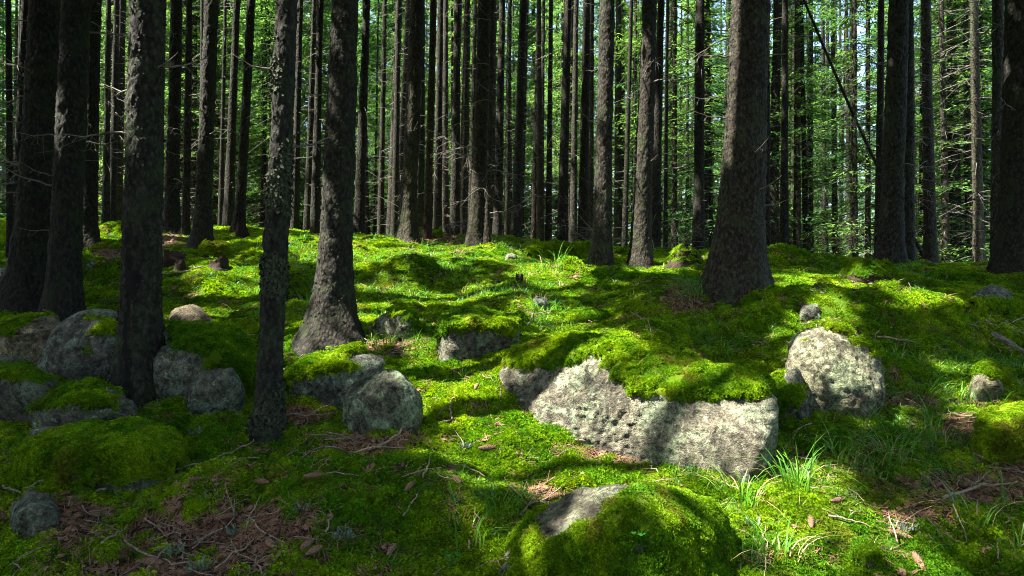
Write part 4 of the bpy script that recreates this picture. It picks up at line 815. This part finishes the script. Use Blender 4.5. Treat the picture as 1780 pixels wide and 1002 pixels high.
# ------------------------------------------------------------------ stumps, logs, sticks, cones, grass clumps, lichen
def thing(name, label, cat, loc, group=None):
    o = bpy.data.objects.new(name, None); COL.objects.link(o); o.location = loc; o.empty_display_size = .1; return tag(o, label, cat, group)
def moss_patch(parent, P, nrm, base, d, rng, scl=1.0):
    scatter('moss_tufts', P, nrm, scl * .6 * max(1, (d / 4.6) ** .6) * rng.uniform(.7, 1.25, len(P)), G_TUFT, 6, MOSS, parent, rng, moss_tint(P + base), .5)
def stump(label, px, py, h, r, seed, mossy=0.0, lean=0.0):
    rng = np.random.default_rng(seed); B = gpx(px, py); root = thing('tree_stump', label, 'stump', B)
    seg = 28; zs = np.linspace(-.1, h, 16); th = np.linspace(0, 6.283, seg, endpoint=False); Z, TH = np.meshgrid(zs, th, indexing='ij')
    jag = 1 - 0.6 * np.maximum(0, vnoise(np.stack([np.cos(th) * .9, np.sin(th) * .9, 0 * th], 1) + seed * 1.37, seed) + .25 * np.cos(th + seed)) - .08 * vnoise(np.stack([np.cos(th) * 4, np.sin(th) * 4, 0 * th], 1), seed + 3); Z = np.where(Z > 0, Z * jag[None], Z)
    rad = r * (1 + .5 * np.exp(-np.maximum(Z, 0) / (.35 * h + .02))) * (1 + .10 * np.cos(3 * TH + seed)); P = np.stack([np.cos(TH) * rad + lean * Z, np.sin(TH) * rad, Z], -1).reshape(-1, 3)
    P += rr_(P) * (fbm(P * 14, 3, seed) * .12 * r)[:, None]
    i = np.arange(15)[:, None] * seg; j = np.arange(seg)[None]; j2 = (j + 1) % seg; Q = np.stack([i + j, i + j2, i + seg + j2, i + seg + j], -1).reshape(-1, 4)
    obj('wood', mesh_np('wood', P, Q, ROTWOOD), root)
    top = P[-seg:]; inner = top * np.array([.55, .55, .8]); cV = np.concatenate([top, inner, [inner.mean(0) - [0, 0, .04 * h]]])
    cQ = [[k, (k + 1) % seg, seg + (k + 1) % seg, seg + k] for k in range(seg)]; cT = [[seg + k, seg + (k + 1) % seg, 2 * seg] for k in range(seg)]
    obj('broken_top', mesh_np('broken_top', cV, [np.array(cQ), np.array(cT)], ROTWOOD), root)
    if mossy:
        n = int(1200 * mossy * (r + .1) * (h + .2) * 4); s = rng.integers(0, len(P), n); Pm = P[s] + rng.normal(0, .012, (n, 3)); Pm = Pm[Pm[:, 2] > h * .3 * (1 - mossy)]
        moss_patch(root, Pm, rr_(Pm) * .6 + np.array([0, 0, .7]) + rng.normal(0, .2, Pm.shape), B, B[1], rng)
def rr_(P):
    q = P * np.array([1, 1, 0]); return q / np.maximum(np.linalg.norm(q, axis=1, keepdims=True), 1e-6)
stump('small dark stump on the green slope beside the scarred spruce', 303, 460, .22, .13, 1)
stump('thin broken snag next to the small dark stump', 314, 472, .17, .06, 2)
stump('dark red brown stump above the pale straight stick', 381, 470, .20, .11, 3)
stump('mossy stump at the foot of a straight dark spruce', 372, 446, .20, .15, 4, .6)
stump('small reddish stump on the far crest', 420, 411, .28, .10, 5)
stump('rotten red stump beside the grey spruce trunk', 1187, 462, .24, .18, 6, .15, .3)
stump('moss topped rotten stump in front of the thick spruce', 1502, 480, .17, .22, 7, .7, .4)
stump('little dark snag standing in the sunny grass', 903, 492, .12, .04, 8)
stump('hollow dark stump hidden behind the lichen clad trunk', 503, 522, .34, .15, 9, .4)
def log(label, a, b, r, mat_, seed, mossy=0.0, name='fallen_log', lift=.5):
    rng = np.random.default_rng(seed); A, Bq = gpx(*a), gpx(*b); t = np.linspace(0, 1, 26)[:, None]; P = A + (Bq - A) * t; P[:, 2] = np.maximum(P[:, 2], H(P[:, 0], P[:, 1]) * .7 + P[:, 2] * .3) + r * lift
    root = thing(name, label, 'log', A); P = P - A; mb = MB(); mb.tube(P + rng.normal(0, .02 * r, P.shape), r, r * .75, 16); me = mb.mesh('wood', mat_)
    V = np.empty(len(me.vertices) * 3); me.vertices.foreach_get('co', V); V = V.reshape(-1, 3); V += fbm(V * 9, 3, seed)[:, None] * r * .16; me.vertices.foreach_set('co', V.astype(np.float32).ravel())
    obj('wood', me, root)
    if mossy:
        n = int(mossy * 900); s = rng.integers(0, len(P), n); a_ = rng.uniform(-1.9, 1.9, n); dv = (P[-1] - P[0]) / np.linalg.norm(P[-1] - P[0]); sd = np.cross(dv, [0, 0, 1.0]); sd /= np.linalg.norm(sd)
        nn = np.cos(a_)[:, None] * np.array([0, 0, 1.0]) + np.sin(a_)[:, None] * sd; Pm = P[s] + rng.uniform(-.5, .5, n)[:, None] * (P[1] - P[0]) + nn * r * .95
        moss_patch(root, Pm, nn + rng.normal(0, .2, nn.shape), A, A[1], rng, 1.2)
log('long moss covered log on the crest before the grey trunk', (925, 449), (1028, 438), .10, ROTWOOD, 11, 1.4)
log('grey lichen crusted branch log lying on the shaded bank', (1722, 584), (1800, 626), .034, DEADWOOD, 12, 0, lift=.3)
log('dark mossy log lying in shade beside the grey green stone', (1690, 536), (1765, 537), .05, ROTWOOD, 13, .3)

def stick(label, pts, r, lift=0.012, name='fallen_stick', forks=(), group=None):
    rng = np.random.default_rng(abs(hash(label)) % 1000 if False else sum(map(ord, label))); W = np.array([gpx(*p) for p in pts])
    # fill in between the points, resting on the ground
    t = np.linspace(0, len(W) - 1, (len(W) - 1) * 5 + 1); P = np.stack([np.interp(t, np.arange(len(W)), W[:, k]) for k in range(3)], 1)
    P[:, 2] = np.maximum(P[:, 2], H(P[:, 0], P[:, 1])) + lift + r; P[1:-1] += rng.normal(0, r * .6, P[1:-1].shape)
    base = P[0].copy(); mb = MB(); mb.tube(P - base, r, r * .45, 6)
    for k in range(rng.integers(2, 5)):
        i = rng.integers(1, len(P) - 1); L = np.linalg.norm(P[-1] - P[0]) * rng.uniform(.06, .16); d = rng.normal(0, 1, 3); d[2] = abs(d[2]) * .5; mb.tube(np.stack([P[i], P[i] + d / np.linalg.norm(d) * L * .5, P[i] + d / np.linalg.norm(d) * L + [0, 0, -.01]]) - base, r * .5, r * .2, 4)
    o = obj(name, mb.mesh('stick', TWIGWOOD), None, base); tag(o, label, 'stick', group)
ST = [('long pale dead twig lying across the shaded moss', [(152,866),(190,857),(232,842),(300,826),(380,804),(440,776),(458,742)], .0055),
 ('straight pale pole on the sunny slope beyond the scarred spruce', [(283,481),(320,476),(358,470)], .018), ('forked dry twig on the moss of the broad boulder', [(372,640),(396,624),(432,622)], .005),
 ('dead twig beside the round grey green boulder', [(660,782),(695,760),(716,742)], .006), ('thin twig in the litter below the round boulder', [(640,790),(672,776),(700,764)], .004), ('upright pale twig on moss between the two big boulders', [(786,736),(781,716),(793,694)], .006),
 ('curved dark stick above the large pale boulder', [(916,572),(928,552),(968,543)], .011), ('bent pale straw coloured stick above the large boulder', [(1096,547),(1118,560),(1132,584)], .006),
 ('thin root like stick along the foot of the large boulder', [(1000,772),(1060,776),(1130,784),(1200,798),(1262,814)], .006), ('brown stick behind the rounded lichen spotted boulder', [(1525,592),(1580,600),(1652,616)], .007),
 ('crooked stick on moss below the grey green stone', [(1712,562),(1736,577),(1782,556)], .009), ('thin stick curving over the shaggy mossy boulder', [(520,628),(560,606),(600,603),(642,605)], .008),
 ('short pale twig standing in the needle litter', [(312,950),(318,968),(316,985)], .005), ('crooked twig at the edge of the needle litter', [(175,955),(200,942),(222,920)], .004), ('slanting twig on the browned moss mound', [(252,908),(270,922),(288,942)], .004),
 ('long thin twig across the needle litter', [(215,950),(260,975),(300,990),(370,985)], .004), ('twig at the litter edge near the mossy ground', [(432,905),(450,930),(490,950)], .004), ('grey stick in the brown litter below the green cushion', [(1640,875),(1700,855),(1768,848)], .007),
 ('slim stick slanting through the brown litter', [(1598,830),(1625,852),(1655,884)], .005), ('dry branch below the bright green cushion', [(1690,795),(1740,815),(1785,835)], .007), ('pale splintered stick leaning by the green cushion', [(1742,790),(1760,770),(1786,748)], .010),
 ('twig beside the flared spruce roots', [(612,588),(640,590),(668,580)], .009), ('short twig between the slim spruce and round boulder', [(492,730),(530,729),(585,727)], .006), ('pale twig in the sunny moss below the large boulder', [(735,838),(745,815),(752,790)], .004),
 ('stick on sunny moss near the far end of the long mound', [(1510,497),(1535,499),(1562,500)], .009), ('thin dead twig near the dark grey stone', [(5,852),(30,862),(60,866)], .005), ('bare twig on the long mossy boulder', [(40,858),(80,842),(118,830)], .004),
 ('twig among cones on the mossy slope', [(700,905),(720,880),(726,866)], .004), ('long twig across the litter before the mossy edge boulder', [(905,905),(940,880),(985,850)], .005), ('twig lying by the foreground cone and lichen', [(1440,905),(1480,915),(1520,928)], .004)]
for lb, p, r in ST: stick(lb, p, r * 1.5 if r < .008 else r, .018)
# brush on the crest
def brush(label, pts, seed, n, L, d):
    rng = np.random.default_rng(seed); B = px2w(*pts, d); B[2] = float(H(B[0], B[1])); root = thing('brush_pile', label, 'brush', B)
    for k in range(n):
        o = obj('branch', DB[int(rng.integers(0, 6))], root); x = float(rng.uniform(-L, L)); o.location = (x, float(rng.uniform(-.3, .3)), float(H(B[0] + x, B[1]) - B[2] + rng.uniform(.02, .25))); o.rotation_euler = (float(rng.uniform(-.4, .4)), float(rng.uniform(-.9, .3)), float(rng.uniform(0, 6.28)))
brush('heap of grey dead branches between the two grey trunks', (1095, 432), 1, 14, .9, 14.0)
brush('low scatter of dead branches behind the reddish slim spruce', (785, 418), 2, 6, .7, 14.0)
#brush('dead branches lying on the crest beyond the lichen clad trunk', (440, 410), 3, 9, 1.0, 14.5)
#brush('tangle of dead roots and twigs by the flared spruce slope', (655, 515), 4, 6, .25, 8.6)

# twiglets nobody could count
def twiglet(seed):
    r = np.random.default_rng(seed); mb = MB(); L = .09; t = np.linspace(-1, 1, 6)[:, None]; P = np.concatenate([t * L, r.normal(0, .012, (6, 1)).cumsum(0), .004 + .010 * (1 - t ** 2)], 1); mb.tube(P, .0032, .0016, 4)
    mb.tube(np.stack([P[2], P[2] + [.02, .03, .012], P[2] + [.03, .055, .006]]), .0014, .0008, 3); return mb.mesh('twiglet', TWIGWOOD)
G_TWIG = scatter_group(src_collection('twiglet', [twiglet(700 + k) for k in range(5)]))
def twiglets():
    rng = np.random.default_rng(61); x, y = fan_points(75, 5, 1.0, 13, rng); P = np.stack([x, y, H(x, y) + .022], 1); lm = litter_mask(P); k = rng.uniform(0, 1, len(x)) < .10 + .9 * (lm > .4); P, y = P[k], y[k]
    n = hnormal(P[:, 0], P[:, 1]) + rng.normal(0, .25, (len(P), 3)); tag(scatter('twig_litter', P, n, rng.uniform(.5, 1.5, len(P)), G_TWIG, 5, TWIGWOOD, rng=rng), 'thin dry twigs strewn over moss and litter', 'twigs')
twiglets()

def cone_mesh(seed):
    r = np.random.default_rng(seed); mb = MB(); L, R = .105, .0165; n = 12; t = np.linspace(0, 1, n); rad = R * np.sin(np.pi * np.clip(t * .93 + .05, 0, 1)) ** .6
    th = np.linspace(0, 6.283, 10, endpoint=False); V = np.stack([np.stack([np.full(10, tt * L - L / 2), np.cos(th) * q * .85, np.sin(th) * q * .85], 1) for tt, q in zip(t, rad)]).reshape(-1, 3)
    Q = [[i * 10 + j, i * 10 + (j + 1) % 10, (i + 1) * 10 + (j + 1) % 10, (i + 1) * 10 + j] for i in range(n - 1) for j in range(10)]; mb.add(V, Q)
    for k in range(88):
        tt = .03 + .93 * k / 88; a = k * 2.3999; q = float(np.interp(tt, t, rad)); o = np.array([0, math.cos(a), math.sin(a)]); sd = np.array([0, -math.sin(a), math.cos(a)]); b = np.array([tt * L - L / 2, 0, 0]) + o * q * .8; w_ = q * .42; tip = b + o * q * .38 + np.array([.011, 0, 0])
        mb.add([b - sd * w_, b + sd * w_, tip + sd * w_ * .6, tip - sd * w_ * .6], [[0, 1, 2, 3]])
    return mb.mesh('spruce_cone', CONEMAT, False)
CONES = [cone_mesh(0)]
for k, (lb, px, py, az, tl, s) in enumerate([('pale spruce cone standing on end beside the long dead twig', 236, 846, 20, 1.25, 1.0), ('spruce cone lying against the long dead twig', 277, 838, 25, .1, .9), ('small spruce cone just above the browned moss mound', 340, 841, 10, 0, .8), ('dark spruce cone at the end of the browned moss mound', 456, 845, 160, 0, .95),
  ('pale long spruce cone on moss beyond the browned mound', 545, 836, 25, 0, 1.1), ('dark brown spruce cone on moss below the round boulder', 846, 786, 5, .05, 1.1), ('round end of a spruce cone between the two big boulders', 828, 678, 80, .3, .9), ('tilted spruce cone in the sunny moss patch', 712, 855, 60, .3, .95), ('pair side spruce cone low in the shaded moss', 532, 958, 70, .1, 1.0), ('second spruce cone of the pair low in shaded moss', 545, 966, 55, .1, 1.0),
  ('reddish spruce cone in the moss at the bottom', 680, 965, 75, .2, 1.0), ('spruce cone on moss under the upright pale twig', 795, 842, 120, .2, .9), ('spruce cone in the litter beside the bare boulder edge', 962, 872, 30, .1, 1.1), ('slim reddish spruce cone in the bright moss near grass', 1565, 938, 145, .15, 1.1), ('round brown spruce cone end near the bottom moss', 1598, 986, 90, .5, 1.1), ('brown spruce cone under the bright grass blades', 1410, 916, 70, .3, 1.0), ('spruce cone in the needle litter near the lichen', 395, 908, 15, .1, 1.0), ('spruce cone half sunk in the litter at the bottom', 265, 985, 170, .0, 1.1), ('spruce cone in dark grass below the dark wedged stone', 1455, 880, 20, 0, .9), ('spruce cone by the brown litter stick', 1735, 812, 40, .1, 1.0), ('spruce cone on the moss slope over the large boulder', 1045, 538, 10, 0, 1.2), ('spruce cone at the litter edge near the browned mound', 470, 955, 130, .1, 1.0)]):
    p = gpx(px, py); o = obj('spruce_cone', CONES[0], None, (p[0], p[1], float(H(p[0], p[1])) + .024 + (.03 if tl > 1 else 0))); o.rotation_euler = (0, -tl, math.radians(az)); o.scale = (s,) * 3; tag(o, lb, 'cone', 'fallen spruce cones')

for k, (lb, px, py, n, L, sp, dry) in enumerate([('tall bright grass clump at the corner of the large boulder', 1385, 850, 34, .40, .10, 5), ('arching sunlit grass clump below the large boulder', 1290, 880, 24, .33, .09, 8), ('dark green grass clump on the shaded bank beside the boulder corner', 1545, 800, 34, .38, .13, 6), ('grass clump drooping under the rounded boulder', 1500, 738, 22, .36, .10, 3), ('grass tuft before the pointed stone', 1672, 700, 20, .26, .08, 3), ('bent grass tuft above the green cushion', 1735, 705, 12, .26, .05, 2),
  ('wide dark grass clump amid the shaded moss', 1620, 765, 30, .36, .14, 8), ('grass clump on the moss beside the bare boulder edge', 870, 890, 34, .26, .12, 3), ('low grass clump left along the bare boulder edge', 815, 945, 20, .26, .10, 4), ('grass growing in the bright moss at the bottom', 1345, 965, 22, .28, .10, 6), ('thin grass on the mossy edge boulder', 1150, 925, 10, .24, .08, 0), ('sparse grass tuft in the brown litter', 1690, 905, 12, .28, .08, 8), ('short leafy grass tuft below the large boulder', 1170, 822, 16, .14, .06, 0),
  ('pale grass clump behind the lichen clad trunk', 548, 530, 30, .36, .16, 4), ('dry grass clump at the foot of the stoutest spruce', 1205, 522, 30, .34, .14, 18), ('grass clump over the small blue grey stone', 935, 545, 26, .28, .14, 0), ('grass clump in the shade above the large boulder', 1255, 622, 24, .30, .14, 4), ('grass clump beside the sunlit half buried stone', 672, 600, 22, .26, .12, 0), ('small grass tuft at the edge of the dark litter', 1740, 870, 10, .24, .05, 2), ('grass tuft on shaded bank left of the pointed stone', 1600, 700, 14, .34, .06, 5), ('thin grass tuft on the shaded left bank by the mossy boulder', 195, 745, 16, .22, .08, 0), ('grass tuft on the long mound beside rounded boulder', 1555, 625, 16, .26, .08, 2), ('pale grass on the sunny hummock', 965, 470, 24, .40, .2, 4), ('grass clump in the middle of the shaded bank', 1460, 800, 26, .34, .12, 9), ('grass at the right bottom corner of the bank', 1770, 960, 14, .26, .06, 2)]):
    p = gpx(px, py); root = thing('grass_clump', lb, 'grass', (p[0], p[1], float(H(p[0], p[1]))), 'grass clumps on the moss'); wd = .0085 * max(1, (p[1] / 5) ** .6); L *= 1.3
    obj('green_blades', grass_mesh(600 + k, n, L, sp, wd, (.15, .95), GRASS_BLADE), root)['kind'] = 'stuff'
    if dry: tag(obj('dry_blades', grass_mesh(660 + k, dry, L * .9, sp * 1.3, wd * .8, (.5, 1.1), DRY_BLADE), root), kind='stuff')
def lichen_mesh(seed):
    r = np.random.default_rng(seed); mb = MB()
    for k in range(60):
        a = r.uniform(0, 6.283); q = .035 * math.sqrt(r.uniform(0, 1)); b = np.array([q * math.cos(a), q * math.sin(a), 0]); d = np.array([math.cos(a) * .7, math.sin(a) * .7, .8]) + r.normal(0, .4, 3); l = r.uniform(.012, .03); s = np.cross(d, r.normal(0, 1, 3)); s *= .003 / np.linalg.norm(s)
        mb.add([b - s, b + s, b + d * l + s * 1.6, b + d * l - s * 1.6], [[0, 1, 2, 3]])
    return mb.mesh('lichen_tuft', LICHEN, False)
LM = [lichen_mesh(0), lichen_mesh(1)]
for k, (lb, px, py, s) in enumerate([('blue green lichen tuft in the needle litter', 300, 968, 1.1), ('lichen tuft at the foot of the browned moss mound', 412, 932, 1.0), ('lichen tuft on moss near the pair of cones', 600, 938, 1.2), ('pale lichen tuft by the dark brown cone', 808, 782, 1.0), ('white green lichen tuft beside the slim reddish cone', 1575, 925, 1.1), ('lichen tuft near the long dead twig', 340, 758, .9), ('lichen tuft at the very bottom of the litter', 342, 995, 1.2), ('lichen scrap on the shaded moss between boulders', 652, 782, .7), ('pale lichen scrap at the litter patch end', 525, 890, .9), ('lichen tuft low on the bright moss', 1310, 915, .9)]):
    p = gpx(px, py); o = obj('lichen_tuft', LM[k % 2], None, (p[0], p[1], float(H(p[0], p[1])) + .012)); o.scale = (s,) * 3; o.rotation_euler = (0, 0, k * 1.3); tag(o, lb, 'lichen', 'lichen tufts on the ground')
def sorrel_mesh(seed):
    r = np.random.default_rng(seed); mb = MB()
    for k in range(7):
        c = np.array([*r.uniform(-.05, .05, 2), r.uniform(.03, .06)]); mb.tube(np.stack([[c[0] * .5, c[1] * .5, 0], c]), .001, .0008, 3)
        for j in range(3):
            a = j * 2.094 + r.uniform(0, 1); u = np.array([math.cos(a), math.sin(a), .1]); v = np.array([-math.sin(a), math.cos(a), 0]); mb.add([c, c + u * .008 - v * .007, c + u * .017 - v * .006, c + u * .014, c + u * .017 + v * .006, c + u * .008 + v * .007], None, [[0, 1, 2], [0, 2, 3], [0, 3, 4], [0, 4, 5]])
    return mb.mesh('wood_sorrel', LEAFLET, False)
SM = sorrel_mesh(3)
for k, (lb, px, py) in enumerate([('bright wood sorrel leaves on the mossy edge boulder', 1115, 955), ('wood sorrel leaves at the end of the long mossy boulder', 285, 812), ('few sorrel leaves at the bottom of the moss', 782, 992), ('sorrel leaves beside the thin grass on the edge boulder', 1260, 985)]):
    p = gpx(px, py); hit = BVH.ray_cast(Vector(CAM), Vector(p - CAM)); q = np.array(hit[0]) if hit[0] is not None and hit[3] < np.linalg.norm(p - CAM) + .05 else p
    o = obj('wood_sorrel', SM, None, (q[0], q[1], q[2] + .03)); o.rotation_euler = (0, 0, k * 1.1); tag(o, lb, 'sorrel', 'wood sorrel plants')
